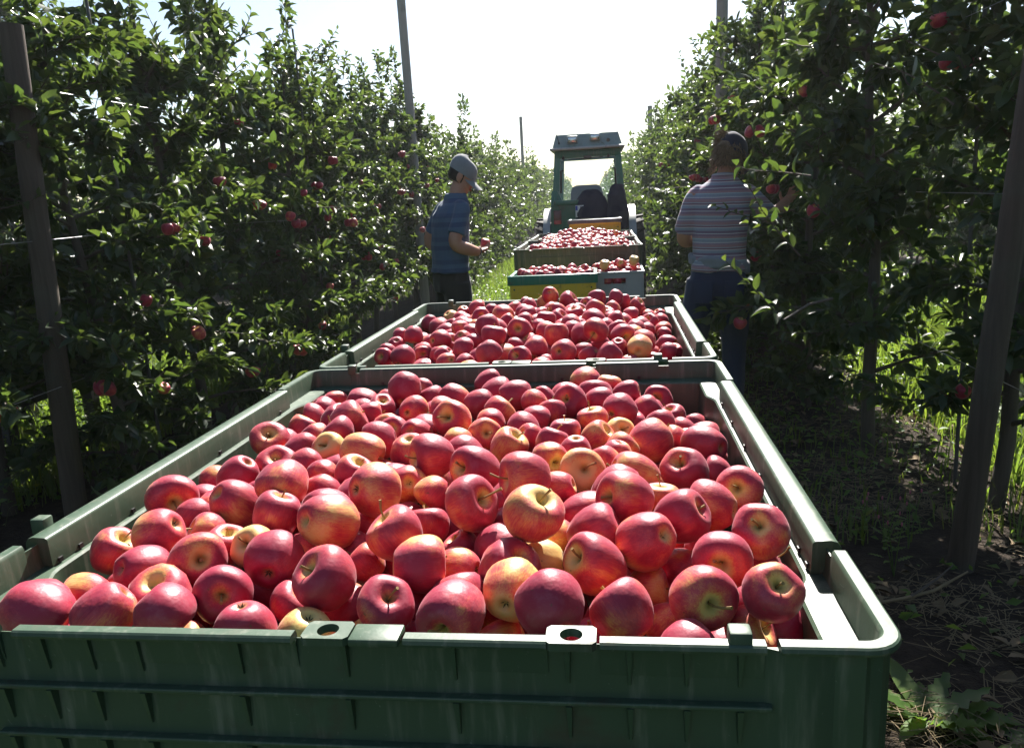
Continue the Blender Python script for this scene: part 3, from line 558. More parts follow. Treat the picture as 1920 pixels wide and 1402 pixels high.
def make_apple(p, r, ax, redness, rnd, parent=None, calyx=True, stem=True, name='apple', roll=None):
    k = int(rnd*997) % len(APPLE)
    o = mobj(name, APPLE[k], None, parent)
    r *= .95; o.location = p; o.scale = (r, r, r)
    q = Vector(ax).to_track_quat('Z', 'Y') @ Quaternion((0, 0, 1), rnd*39.0 if roll is None else roll)
    o.rotation_mode = 'QUATERNION'; o.rotation_quaternion = q
    o.color = (redness, rnd, 0, 1)
    if stem:
        s = mobj('stem', STEM[int(rnd*613) % len(STEM)], M['stem'], o)
    if calyx: mobj('calyx', CALYX, M['calyx'], o)
    return o
def parse(s, n): return [tuple(x.split(',')) for x in s.split(';')]
HEAP = {}
def apple_bin_fill(rows, fil, nf, where, grp, nrows):
    items = []
    rr = random.Random(hash(where) % 1000 if False else len(rows))
    for t in rows:
        x, y, z, r = int(t[0])/1000, int(t[1])/1000, int(t[2])/1000, int(t[3])/10000
        ax = (int(t[4])/100, int(t[5])/100, int(t[6])/100); kd = t[7]
        red = {'r': rr.uniform(.68, .92), 'o': rr.uniform(.55, .69), 'y': rr.uniform(.32, .42)}[kd]
        items.append([x, y, z, r, ax, kd, red, True])
    for t in fil[:nf]:
        x, y, z, r = int(t[0])/1000, int(t[1])/1000, int(t[2])/1000, int(t[3])/10000
        v = Vector((rr.gauss(0, 1), rr.gauss(0, 1), rr.gauss(0, 1))).normalized()
        kd = rr.choice('rrrro'); items.append([x, y, z, r, v, kd, {'r': rr.uniform(.66, .86), 'o': rr.uniform(.55, .66)}[kd], False])
    items.sort(key=lambda i: i[1]); per = math.ceil(len(items)/nrows)
    for k in range(nrows):
        row = sorted(items[k*per:(k+1)*per], key=lambda i: i[0])
        for j, it in enumerate(row):
            o = make_apple(it[:3], it[3], it[4], it[6], rr.random())
            cn = {'r': 'deep red', 'o': 'orange-red striped', 'y': 'yellow-blushed'}[it[5]]
            tag(o, '%s apple, %s from the left in the %s row of %s' % (cn, ordn(j), ordn(k), where), 'apple', grp)
    rest = fil[nf:]
    P_ = np.array([[int(t[0])/1000, int(t[1])/1000, int(t[2])/1000, int(t[3])/10000] for t in rest])
    return P_
def heap_mesh(name, P_, mat, label):
    rng = np.random.default_rng(len(P_)); Vs = []; Fs = []; at = []; ocs = []; b = 0
    for x, y, z, r in P_:
        V, F = ALOW[rng.integers(4)]
        q = rng.normal(size=4); q /= np.linalg.norm(q); R = np.array(Quaternion(q).to_matrix())
        Vs.append(V @ R.T * r + (x, y, z)); Fs.append(F+b); b += len(V); a = rng.random(); at.append(np.full(len(V), a)); ocs.append(V + np.array((a*13, a*7, 0))*0)
    me = np_mesh(name, np.concatenate(Vs), np.concatenate(Fs), np.concatenate(at)); smooth(me)
    a = me.attributes.new('oc', 'FLOAT_VECTOR', 'POINT'); a.data.foreach_set('vector', np.ascontiguousarray(np.concatenate(ocs), np.float32).ravel())
    o = mobj(name, me, mat); tag(o, label, 'apples', kind='stuff'); return o
rest1 = apple_bin_fill(parse(BIN1, 8), parse(FIL1, 5), 34, 'the nearest bin', 'apples heaped in the nearest bin', 12)
rest2 = apple_bin_fill(parse(BIN2, 8), parse(FIL2, 5), 31, 'the second bin', 'apples heaped in the second bin', 9)
heap_mesh('apple_heap', rest1, M['apple_heap'], 'apples lying under the top layer of the nearest bin')
heap_mesh('apple_heap', rest2, M['apple_heap'], 'apples lying under the top layer of the second bin')
def rand_heap(x0, x1, y0, y1, ztop, mound, seed, layers=3, r=.034):
    rng = np.random.default_rng(seed); P_ = []
    for k in range(layers):
        yy = y0+r
        j = 0
        while yy < y1-r*.5:
            xx = x0+r+(r if (j+k) % 2 else 0)
            while xx < x1-r*.5:
                u = (xx-x0)/(x1-x0); v = (yy-y0)/(y1-y0)
                h = ztop + mound*(math.sin(PI*u)**.7*math.sin(PI*v)**.7) - k*r*1.6
                P_.append((xx+rng.normal()*.007, yy+rng.normal()*.007, h+rng.normal()*.012*(k == 0), r*rng.uniform(.9, 1.1))); xx += 2*r
            yy += r*1.75; j += 1
    return np.array(P_)
heap_mesh('apple_heap', rand_heap(-.45, .43, 5.47, 6.57, RIM-.075, .085, 3), M['apple_heap'], 'red apples filling the third bin behind the crates')
heap_mesh('apple_heap', rand_heap(-.46, .42, 6.70, 7.80, RIM-.07, .09, 4), M['apple_heap'], 'red apples filling the farthest bin before the tractor')

# ------------------------------------------------------------------ crates
def crate(name, loc, w, d, h, wall_m, rim_m, label, handle=False, rz=0.0):
    root = empty(name, loc, rz); t = .012; RH_ = .066 if rim_m is M['green_crate'] else .045; rb = .05 if rim_m is not wall_m else .0
    hw = h - rb
    for (cx_, cy_, sx_, sy_) in ((0, -d/2+t/2, w, t), (0, d/2-t/2, w, t), (-w/2+t/2, 0, t, d-2*t-.001), (w/2-t/2, 0, t, d-2*t-.001)):
        mb = MB()
        if handle and sx_ > sy_:
            a, z0, z1 = .075, h-.085, h-.045
            mb.box((0, cy_, z0/2), (w, t, z0)); mb.box((0, cy_, (z1+h)/2), (w, t, h-z1))
            for s in (-1, 1): mb.box((s*(w/2+a)/2, cy_, (z0+z1)/2), (w/2-a, t, z1-z0))
        else: mb.box((cx_, cy_, hw/2), (sx_, sy_, hw), bev=.003)
        mb.build('side_panel', wall_m, root)
    mb = MB(); mb.box((0, 0, .006), (w-2*t-.002, d-2*t-.002, .012)); mb.build('floor_panel', wall_m, root)
    if rb:
        for (cx_, cy_, sx_, sy_) in ((0, -d/2+.006, w+.03, .026), (0, d/2-.006, w+.03, .026), (-w/2+.006, 0, .026, d-.04), (w/2-.006, 0, .026, d-.04)):
            mb = MB(); mb.box((cx_, cy_, h-.5*RH_), (sx_, sy_, RH_), bev=.005); mb.build('rim', rim_m, root, 40)
        for k in range(4):
            x = -w/2+.05 + (w-.1)*k/3
            mb = MB(); mb.box((x, -d/2-.003, hw/2-.012), (.007, .006, hw-.05)); mb.build('rib', wall_m, root)
        for x in (-w/2+.03, w/2-.03):
            mb = MB(); mb.tube([(x, -d/2-.004, hw-.045), (x, -d/2+.002, hw-.045)], .006, 10); mb.build('rivet', M['black'], root)
        mb = MB(); mb.box((0, -d/2-.003, hw-.075), (w-.02, .006, .007)); mb.build('rib', wall_m, root)
    else:
        for (cx_, cy_, sx_, sy_) in ((0, -d/2+.003, w+.016, .018), (0, d/2-.003, w+.016, .018), (-w/2+.003, 0, .018, d-.03), (w/2-.003, 0, .018, d-.03)):
            mb = MB(); mb.box((cx_, cy_, h-.006), (sx_, sy_, .014), bev=.003); mb.build('rim', rim_m, root, 40)
        for x in (-w/2+.02, w/2-.02):
            mb = MB(); mb.box((x, -d/2-.004, h/2-.02), (.012, .008, h-.05)); mb.build('rib', wall_m, root)
    tag(root, label, 'crate', 'fruit crates on the trailer')
    return root
ZD = .3465
crate('fruit_crate', (-.155, 4.905, ZD), .59, .40, .315, M['grey'], M['grey'], 'grey crate under the green-rimmed yellow crate', True)
crate('fruit_crate', (-.155, 4.905, ZD+.317), .59, .40, .315, M['yellow'], M['green_crate'], 'yellow crate with green rim standing right behind the second bin')
crate('fruit_crate', (.27, 5.13, ZD), .40, .50, .315, M['grey'], M['grey'], 'lower grey crate under the apple-filled grey one', True)
crate('fruit_crate', (.27, 5.13, ZD+.317), .40, .50, .30, M['grey'], M['grey'], 'grey crate with handle slot, heaped with apples beside the yellow crate', True)
heap_mesh('apple_heap', rand_heap(-.42, .11, 4.74, 5.07, ZD+.317+.29, .035, 6, 2), M['apple_heap'], 'apples filling the yellow crate with green rim')
heap_mesh('apple_heap', rand_heap(.09, .45, 4.90, 5.36, ZD+.317+.27, .05, 8, 2), M['apple_heap'], 'apples heaped in the grey crate with handle slot')
for i, (x, y, z, rd) in enumerate(((.405, 4.99, 1.025, .28), (.20, 4.97, 1.005, .30))):
    o = make_apple((x, y, z), .037, (.2, -.3, .9), rd, .3+.4*i)
    tag(o, ['pale yellow apple on top at the right end of the grey crate', 'yellow apple at the left of the heap in the grey crate'][i], 'apple')
crate('fruit_crate', (.076, 8.25, .92), .56, .40, .315, M['yellow'], M['darkgrey'], 'yellow crate with grey rim at the back of the tractor')
mb = MB(); mb.box((.076, 8.25, .905), (.7, .5, .025)); mb.box((-.2, 8.25, .6), (.05, .05, .58)); mb.box((.3, 8.25, .6), (.05, .05, .58)); mb.box((.05, 8.25, .32), (.6, .06, .06))
mb.box((.05, 8.7, .5), (.5, .9, .06)); 
cr = mb.build('carrier_frame', M['steel']); tag(cr, 'dark steel carrier frame holding the far yellow crate', 'carrier')

# ------------------------------------------------------------------ leaves and trees
def leaf_template(hi=False):
    """unit leaf along +Y, normal +Z; length 1"""
    if hi:
        rows = [(.0, .0), (.10, .14), (.28, .27), (.5, .30), (.72, .22), (.9, .09), (1.0, 0)]
    else:
        rows = [(.0, .0), (.32, .28), (.68, .23), (1.0, 0)]
    V = []; F = []; idx = []
    for t, w in rows:
        zc = -.16*t*t
        if w == 0: idx.append([len(V)]); V.append((0, t, zc))
        else:
            idx.append([len(V), len(V)+1, len(V)+2]); V += [(-w, t, zc+.10*w/.3), (0, t, zc), (w, t, zc+.10*w/.3)]
    for a, b in zip(idx[:-1], idx[1:]):
        if len(a) == 1: F += [(a[0], b[1], b[0]), (a[0], b[2], b[1])]
        elif len(b) == 1: F += [(a[0], a[1], b[0]), (a[1], a[2], b[0])]
        else: F += [(a[0], a[1], b[1]), (a[0], b[1], b[0]), (a[1], a[2], b[2]), (a[1], b[2], b[1])]
    return np.array(V, float), np.array(F)
LT_MID = leaf_template(); LT_HI = leaf_template(True)
LT_LOW = (np.array([(0, 0, 0), (.30, .5, .06), (0, 1, -.12), (-.30, .5, .06)], float), np.array([(0, 1, 2), (0, 2, 3)]))
def place_leaves(P, D, Nn, L, T, rng):
    """P (n,3) base, D dir, Nn approx normal, L length -> V,F,attr"""
    V0, F0 = T; n = len(P)
    D = D/np.linalg.norm(D, axis=1)[:, None]
    X = np.cross(D, Nn); X /= np.linalg.norm(X, axis=1)[:, None]+1e-9
    Z = np.cross(X, D)
    R = np.stack([X, D, Z], -1)                       # columns
    curl = rng.uniform(-.4, 3.4, n); fold = rng.uniform(.2, 3.0, n); wd = rng.uniform(.62, 1.15, n)
    Vl = np.repeat(V0[None], n, 0).copy()
    Vl[..., 2] = (-.16*V0[:, 1]**2)[None]*curl[:, None] + ((V0[:, 2]+.16*V0[:, 1]**2))[None]*fold[:, None]
    Vl[..., 0] *= wd[:, None]
    Vw = np.einsum('nij,nkj->nki', R, Vl*L[:, None, None]) + P[:, None]
    F = (F0[None] + (np.arange(n)*len(V0))[:, None, None]).reshape(-1, F0.shape[1])
    return Vw.reshape(-1, 3), F, np.repeat(rng.random(n), len(V0))
def tree_skeleton(seed, h, spread=.62, z0=.42):
    r = random.Random(seed); lines = []   # (pts, radii, kind)
    tr = []; x = y = 0
    for k in range(9):
        z = h*k/8; tr.append((x, y, z)); x += r.uniform(-.03, .03); y += r.uniform(-.03, .03)
    lines.append((tr, [.034*(1-.8*k/8)+.003 for k in range(9)], 0))
    def on_trunk(z):
        f = z/h*8; i = min(7, int(f)); t = f-i; a = tr[i]; b = tr[i+1]
        return Vector([a[j]*(1-t)+b[j]*t for j in range(3)])
    az = r.uniform(0, 6.28); nl = 28 if z0 > .4 else 34
    for i in range(nl):
        z = z0 + (h*.90-z0)*(i/(nl-1))**(.95 if z0 > .4 else 1.15) + r.uniform(-.05, .05); az += 2.399+r.uniform(-.4, .4)
        q = z/h
        L = spread*(1.16-.80*q)*r.uniform(.65, 1.3)
        el = r.uniform(.0, .5) + .35*q
        p = on_trunk(min(z, h*.97)); d = Vector((math.cos(az)*math.cos(el)*.92, math.sin(az)*math.cos(el)*1.05, math.sin(el)))
        pts = [p.copy()]
        for k in range(5):
            d = (d + Vector((r.uniform(-.15, .15), r.uniform(-.15, .15), r.uniform(-.22, .10)))).normalized(); p = p + d*L/5; pts.append(p.copy())
        lines.append((pts, [.013*(1-.75*k/5) for k in range(6)], 1))
        for k in range(5):
            t = r.uniform(.2, 1.0)*5; i0 = min(4, int(t)); a = pts[i0].lerp(pts[i0+1], t-i0)
            dd = (d*.5 + Vector((r.gauss(0, .6), r.gauss(0, .6), r.uniform(-.3, .9)))).normalized(); l2 = r.uniform(.12, .34)
            lines.append(([a, a+dd*l2*.5+Vector((0, 0, .01)), a+dd*l2+Vector((0, 0, r.uniform(-.03, .05)))], [.0045, .0032, .0018], 2))
    for k in range(5):
        z = h*r.uniform(.72, .97); a = on_trunk(z); t = r.uniform(0, 6.28); l2 = r.uniform(.35, 1.0); o = r.uniform(.05, .32)
        pts = [a + Vector((math.cos(t)*o*s*(1.2-s*.4), math.sin(t)*o*s*(1.2-.4*s), l2*s)) for s in (0, .25, .5, .75, 1)]
        lines.append((pts, [.006, .005, .004, .003, .0015], 2))
    return lines
def leaves_on(lines, n, rng, size):
    segs = []; w = []
    for pts, rad, kd in lines:
        if kd == 0: continue
        for i in range(len(pts)-1):
            if kd == 1 and i < 1: continue
            a = np.array(pts[i]); b = np.array(pts[i+1]); segs.append((a, b)); w.append(np.linalg.norm(b-a)*(1.6 if kd == 2 else 1.0))
    w = np.array(w); w /= w.sum(); ch = rng.choice(len(segs), n, p=w); t = rng.random(n)
    A = np.array([s[0] for s in segs])[ch]; B = np.array([s[1] for s in segs])[ch]
    P = A + (B-A)*t[:, None]; d = (B-A); d /= np.linalg.norm(d, axis=1)[:, None]+1e-9
    rad = P*np.array([1, 1, 0]); rad /= np.linalg.norm(rad, axis=1)[:, None]+1e-6
    rnd = rng.normal(size=(n, 3)); rnd /= np.linalg.norm(rnd, axis=1)[:, None]
    D = .45*d + .9*rnd + .35*rad + np.array([0, 0, -.12])
    Nn = np.array([0, 0, 1.0]) + .75*rng.normal(size=(n, 3)) + .25*rad
    return P + .02*rnd, D, Nn, size*rng.uniform(.5, 1.25, n)
def tubes_mesh(name, lines, kinds, nseg):
    mb = MB()
    for pts, rad, kd in lines:
        if kd in kinds: mb.tube(pts, rad, nseg[kd], cap=(kd == 0))
    return mb.mesh(name, 60)
VAR = {}
def variant(key, seed, h, nl, size, T, z0=.42):
    if key not in VAR:
        rng = np.random.default_rng(seed); L = tree_skeleton(seed, h, .62, z0)
        V, F, a = place_leaves(*leaves_on(L, nl, rng, size), T, rng)
        me = np_mesh('foliage', V, F, a); smooth(me); me.materials.append(M['leaf'])
        VAR[key] = (L, tubes_mesh('trunk', L, (0,), {0: 8}), tubes_mesh('branches', L, (1, 2), {1: 5, 2: 3}), me)
    return VAR[key]
NEARV = 7; MIDV = 5
LEAF_MESH = []
for i in range(6):
    rng = np.random.default_rng(50+i)
    V, F, a = place_leaves(np.zeros((1, 3)), np.array([[0, 1., 0]]), np.array([[0, 0, 1.]]), np.ones(1), LT_HI, rng)
    V[:, 0] += .04*np.sin(V[:, 1]*3)*rng.uniform(-1, 1)
    me = np_mesh('leaf', V, F, np.full(len(V), rng.random())); smooth(me); me.materials.append(M['leaf']); LEAF_MESH.append(me)
def leaf_obj(p, d, n, L, parent, rnd):
    o = mobj('leaf', LEAF_MESH[int(rnd*6) % 6], None, parent)
    d = Vector(d).normalized(); x = d.cross(Vector(n)); x = x.normalized() if x.length > 1e-4 else Vector((1, 0, 0)); z = x.cross(d)
    m = Matrix((x, d, z)).transposed().to_4x4(); o.matrix_local = Matrix.Translation(p) @ m @ Matrix.Scale(L, 4); return o
def shoot(root, base, dirn, L, nl, r, leafL=.075):
    """a leafy shoot of single leaves, in the tree's own frame"""
    base = Vector(base); d = Vector(dirn).normalized(); pts = [base]
    for k in range(6):
        d = (d + Vector((r.gauss(0, .09), r.gauss(0, .09), r.gauss(0, .08)))).normalized(); pts.append(pts[-1] + d*L/6)
    mb = MB(); mb.tube(pts, [.0045-.0005*k for k in range(7)], 5); mb.build('twig', M['bark'], root, 60)
    for k in range(nl):
        t = .12 + .88*k/(nl-1) if nl > 1 else 1; f = t*6; i = min(5, int(f)); p = pts[i].lerp(pts[i+1], f-i)
        dd = (pts[i+1]-pts[i]).normalized(); a = k*2.4 + r.uniform(-.4, .4)
        u = dd.orthogonal().normalized(); v = dd.cross(u)
        ld = dd*(.45 if k < nl-1 else 1) + (u*math.cos(a)+v*math.sin(a))*.85 + Vector((0, 0, .12))
        leaf_obj(p, ld, Vector((r.gauss(0, .5), r.gauss(0, .5), 1)), leafL*r.uniform(.75, 1.15)*(1-.35*t*t), root, r.random())
TREE_N = [0]
def apple_tree(x, y, kind, idx, label, group, napple=0, nshoot=0, side=1, h=None, low=False):
    r = random.Random(int(1000*y)+int(77*x))
    if kind == 'near' and low: L, tm, bmh, fo = variant(('l', idx % NEARV), 940+idx % NEARV, 2.75, 6400, .082, LT_MID, .16)
    elif kind == 'near': L, tm, bmh, fo = variant(('n', idx % NEARV), 900+idx % NEARV, 2.75, 5600, .084, LT_MID)
    elif kind == 'mid': L, tm, bmh, fo = variant(('m', idx % MIDV), 700+idx % MIDV, 2.45, 3000, .105, LT_LOW, .2)
    root = empty('apple_tree', (x, y, -.01), r.uniform(-.5, .5) + (PI if r.random() < .5 else 0))
    s = (h or r.uniform(.90, 1.10)); root.scale = (r.uniform(.95, 1.1), r.uniform(.95, 1.1), s)
    mobj('trunk', tm, M['bark'], root); mobj('branches', bmh, M['bark'], root)
    tag(mobj('foliage', fo, None, root), kind='stuff')
    tag(root, label, 'apple tree', group)
    inv = Matrix.Rotation(-root.rotation_euler.z, 3, 'Z')
    sv = root.scale
    def loc(wx, wy, wz):
        v = inv @ Vector((wx, wy, 0)); return Vector((v.x/sv.x, v.y/sv.y, wz/sv.z))
    for k in range(nshoot):
        z = r.uniform(.7, 2.9); w = .55*(1.15-.5*z/3)
        b = loc(side*w*r.uniform(.55, 1.0), r.uniform(-.5, .35), z)
        dv = inv @ Vector((side*r.uniform(.3, 1), r.uniform(-.9, .2), r.uniform(-.25, .9)))
        shoot(root, b, dv, r.uniform(.18, .42), r.randint(7, 11), r)
    if napple:
        Ri = Matrix.Rotation(root.rotation_euler.z, 3, 'Z'); cand = []
        for pts, rad, kd in L:
            if kd == 0: continue
            q = Vector(pts[-1]); w = Ri @ Vector((q.x*sv.x, q.y*sv.y, 0))
            if side*w.x > .24 and w.y < .35 and .5 < q.z < 2.75: cand.append(q)
        r.shuffle(cand); got = 0
        for q in cand:
            if got >= napple: break
            for c_ in range(r.choice([1, 1, 1, 2, 2, 3])):
                ra = r.uniform(.031, .038); off = Vector((r.uniform(-.07, .07), r.uniform(-.07, .07), 0)) if c_ else Vector((0, 0, 0))
                o = make_apple(q*.95 + off + Vector((0, 0, -.055)), ra, (r.gauss(0, .3), r.gauss(0, .3), 1), r.uniform(.66, .88), r.random(), root, calyx=False)
                o.scale = (ra/sv.x, ra/sv.y, ra/sv.z); got += 1
    return root
SP = .88
ny = 22
for sd2, x0, nm in ((1, LX, 'left'), (-1, RX, 'right')):
    for k in range(ny):
        y = 3.38 + SP*k if sd2 > 0 else 3.0 + SP*k
        near = k < 9
        hh = None
        lab = 'apple tree, %s from the camera in the %s row' % (ordn(k), nm)
        apple_tree(rowx(x0, y)+random.uniform(-.06, .06)+(.36 if (sd2 < 0 and k == 0) else 0), y+random.uniform(-.08, .08), 'near' if near else 'mid', k*2+(sd2 > 0)+ (3 if sd2 < 0 else 0), lab, 'apple trees of the %s row' % nm,
                   napple=(10 if k < 7 else 6 if k < 12 else 0) if sd2 > 0 else (6 if k < 6 else 3 if k < 10 else 0), nshoot=9 if k < 6 else (4 if k < 9 else 0), side=sd2, h=hh, low=((sd2 > 0 and k < 4) or (sd2 < 0 and 2 <= k < 6)))
for sd2, x0, nm in ((1, LX, 'left'), (-1, RX, 'right')):
    for k in range(5):
        y = 1.1 - SP*k if sd2 > 0 else .7 - SP*k
        apple_tree(rowx(x0, y)-sd2*.45*(k == 0), y, 'mid', k, 'apple tree in the %s row, %s one behind the camera position' % (nm, ordn(k)), 'apple trees behind the camera')
apple_tree(-2.98, 2.92, 'near', 5, 'apple tree at the far left edge, beside the thick leaning post', 'apple trees of the left row', napple=3, nshoot=6, side=1)
# neighbouring rows seen through the gaps
for x0, nm, y0, cnt in ((LX-4.14, 'next row to the left', 2.6, 15), (RX+4.14, 'next row to the right', 2.6, 13)):
    for k in range(cnt):
        y = y0 + 1.05*k
        apple_tree(rowx(x0, y), y, 'mid', k, 'apple tree, %s from the camera in the %s' % (ordn(k), nm), 'apple trees of the neighbouring rows')
# far ends of the rows read as one mass
def far_row(x0, y0, y1, label, hmul=1.0, seed=1, per=520):
    rng = np.random.default_rng(seed); Vs = []; Fs = []; At = []; b = 0; mb = MB(); y = y0
    while y < y1:
        L = tree_skeleton(int(y*31)+seed, 2.85*hmul*rng.uniform(.92, 1.12))
        P, D, Nn, S = leaves_on(L, per, rng, .15+.0012*y)
        P = P + np.array([rowx(x0, y), y, 0]); V, F, a = place_leaves(P, D, Nn, S, LT_LOW, rng)
        Vs.append(V); Fs.append(F+b); At.append(a); b += len(V); mb.tube([(rowx(x0, y), y, 0), (rowx(x0, y), y, 2.4)], [.035, .01], 5)
        y += .95
    me = np_mesh('tree_row', np.concatenate(Vs), np.concatenate(Fs), np.concatenate(At)); smooth(me)
    o = mobj('tree_row', me, M['leaf']); tag(o, label, 'trees', kind='stuff')
    o2 = mb.build('far_trunks', M['bark'], o); tag(o2, kind='stuff')
far_row(LX, 3.38+SP*ny, 95, 'far apple trees merging into one hedge, left row', .88, 3)
far_row(RX, 3.0+SP*ny, 95, 'far apple trees merging into one hedge, right row', .88, 5)
far_row(LX-4.14, 18.4, 60, 'far trees of the next row to the left', 1.0, 7, 380)
far_row(LX-8.28, 5, 50, 'trees of the second row to the left, behind the others', 1.05, 9, 420)
far_row(RX+4.14, 16.3, 60, 'far trees of the next row to the right', 1.0, 11, 380)
far_row(RX+8.28, 5, 45, 'trees of the second row to the right, behind the others', 1.05, 13, 420)

# taller tree beyond the left rows
def big_tree(x, y, h, label):
    rng = np.random.default_rng(77); r = random.Random(5); L = []
    tr = [(r.uniform(-.1, .1)*k, r.uniform(-.1, .1)*k, h*k/8) for k in range(9)]; L.append((tr, [.2*(1-.9*k/8)+.01 for k in range(9)], 0))
    for i in range(46):
        z = h*(.3+.68*i/45); az = 2.4*i; q = z/h; ln = h*.27*(1.25-q)*r.uniform(.7, 1.2); el = r.uniform(.2, .8)
        p = Vector(tr[min(8, int(q*8))]); p.z = z; pts = [p.copy()]; d = Vector((math.cos(az)*math.cos(el), math.sin(az)*math.cos(el), math.sin(el)))
        for k in range(5): d = (d+Vector((r.gauss(0, .2), r.gauss(0, .2), r.gauss(0, .15)))).normalized(); p = p+d*ln/5; pts.append(p.copy())
        L.append((pts, [.05*(1-.9*k/5) for k in range(6)], 1))
        for k in range(6):
            a = pts[r.randint(2, 5)]; dd = Vector((r.gauss(0, 1), r.gauss(0, 1), r.gauss(.2, .8))).normalized()*r.uniform(.3, .8)
            L.append(([a, a+dd*.5, a+dd], [.01, .006, .002], 2))
    P, D, Nn, S = leaves_on(L, 9000, rng, .15); P = P+.10*rng.normal(size=P.shape)
    V, F, a = place_leaves(P, D, Nn, S, LT_LOW, rng); me = np_mesh('crown', V, F, a)
    root = empty('broadleaf_tree', (x, y, 0)); tag(mobj('crown', me, M['leaf'], root), kind='stuff')
    mobj('trunk', tubes_mesh('trunk', L, (0,), {0: 8}), M['bark'], root); mobj('branches', tubes_mesh('branches', L, (1, 2), {1: 5, 2: 3}), M['bark'], root)
    tag(root, label, 'tree')
big_tree(-10.2, 12.5, 6.6, 'taller broad tree rising behind the rows at upper left')

# shoot of leaves hanging in front of the striped shirt
def at_px(x, y, Y):
    d = fw + rt*((x-960)/FPX) + up*((701-y)/FPX); return CAM + d*((Y-CAM.y)/d.y)
sh = empty('apple_branch', at_px(1470, 600, 2.75)); r = random.Random(21)
b0 = sh.location.copy()
mb = MB(); e = at_px(1560, 560, 2.95) - b0; mb.tube([e, e*.5+Vector((0, 0, .02)), Vector((0, 0, 0))], [.007, .006, .005], 6); mb.build('twig', M['bark'], sh, 60)
shoot(sh, (0, 0, 0), at_px(1345, 480, 2.5)-b0, .42, 12, r, .082)
shoot(sh, at_px(1500, 480, 2.75)-b0, at_px(1360, 350, 2.6)-at_px(1500, 480, 2.75), .42, 13, r, .07)
shoot(sh, at_px(1520, 330, 2.75)-b0, at_px(1350, 330, 2.6)-at_px(1520, 330, 2.75), .34, 12, r, .075)
tag(sh, 'leafy apple branch reaching in front of the striped shirt', 'branch')

# ------------------------------------------------------------------ posts, stakes, wires
def post(a, b, r0, label, mat='post', n=14, cat='post', name='wooden_post'):
    a = Vector(a); b = Vector(b); o = empty(name, a); d = b-a; rr = random.Random(int(a.y*100)); rings = []
    L = d.length; q = d.to_track_quat('Z', 'Y')
    for k in range(13):
        t = k/12; ring = []
        for j in range(n):
            an = 2*PI*j/n; rad = r0*(1-.12*t)*(1+.05*mnoise.noise((math.cos(an)*2, math.sin(an)*2, t*L*2+a.y)))
            ring.append(q @ Vector((rad*math.cos(an), rad*math.sin(an), L*t-.15*(1-t))))
        rings.append(ring)
    mb = MB(); mb.loft(rings); me = mb.mesh(name, 50); bpy.data.objects.remove(o)
    o = mobj(name, me, M[mat]); o.location = a; tag(o, label, cat); return o
post((-2.50, 2.8, 0), (-2.372, 2.8, 2.37), .056, 'thick leaning wooden post at the left edge of the picture')
post((1.583, 2.388, 0), (1.765, 2.40, 2.75), .049, 'thick leaning wooden post at the right edge of the picture')
post((rowx(LX, 11.27)+.30, 10.1, 0), (rowx(LX, 11.27)+.28, 10.1, 5.0), .062, 'tall grey pole above the left row near the man', 'greypost')
post((rowx(LX, 30.7), 30.7, 0), (rowx(LX, 30.7), 30.7, 4.55), .065, 'distant grey pole sticking out of the left row beside the tractor', 'greypost')
post((rowx(RX, 8.3)-.2, 7.6, 0), (rowx(RX, 8.3)-.17, 7.6, 4.6), .06, 'tall grey pole above the right row behind the striped shirt', 'greypost')
post((rowx(RX, 19.9), 19.9, 0), (rowx(RX, 19.9), 19.9, 3.55), .065, 'distant grey pole in the right row near the tractor', 'greypost')
for (x, y, h, lb) in ((-2.46, 3.55, 3.0, 'thin grey stake upright among the leaves at left'), (1.93, 3.3, 2.6, 'thin grey stake beside the right wooden post'), (rowx(LX, 6.2)+.2, 6.2, 3.0, 'thin stake in the left row behind the first trees'), (rowx(RX, 5.4)-.1, 5.4, 3.0, 'thin stake in the right row behind the branch')):
    post((x, y, 0), (x-.03, y, h), .010, lb, 'stake', 8, 'stake', 'tree_stake')
for x0, nm in ((LX, 'left'), (RX, 'right')):
    for z, w in ((.72, 'lowest'), (1.42, 'middle'), (2.12, 'top')):
        mb = MB(); mb.tube([(rowx(x0, y)+.06, y, z-.02*math.sin(y)) for y in np.arange(-2, 40, 3.0)], .0016, 5); tag(mb.build('trellis_wire', M['wire']), '%s trellis wire running along the %s row' % (w, nm), 'wire')

# bin standing in the alley beyond the left row
b5 = build_bin((-3.75, 3.35, 1.285), math.radians(1.3), False); tag(b5, 'green bin half hidden behind the left row of trees', 'apple bin')
mb = MB()
for x in (-4.1, -3.4): mb.box((x, 4.0, .46), (.08, 1.5, .11))
for y in (3.5, 4.4): mb.box((-3.75, y, .39), (.9, .08, .03))
for x in (-4.0, -3.5):
    for y in (3.6, 4.4): mb.box((x, y, .185), (.08, .08, .38))
tag(mb.build('bin_stand', M['steel']), 'dark steel stand under the bin behind the left trees', 'stand')

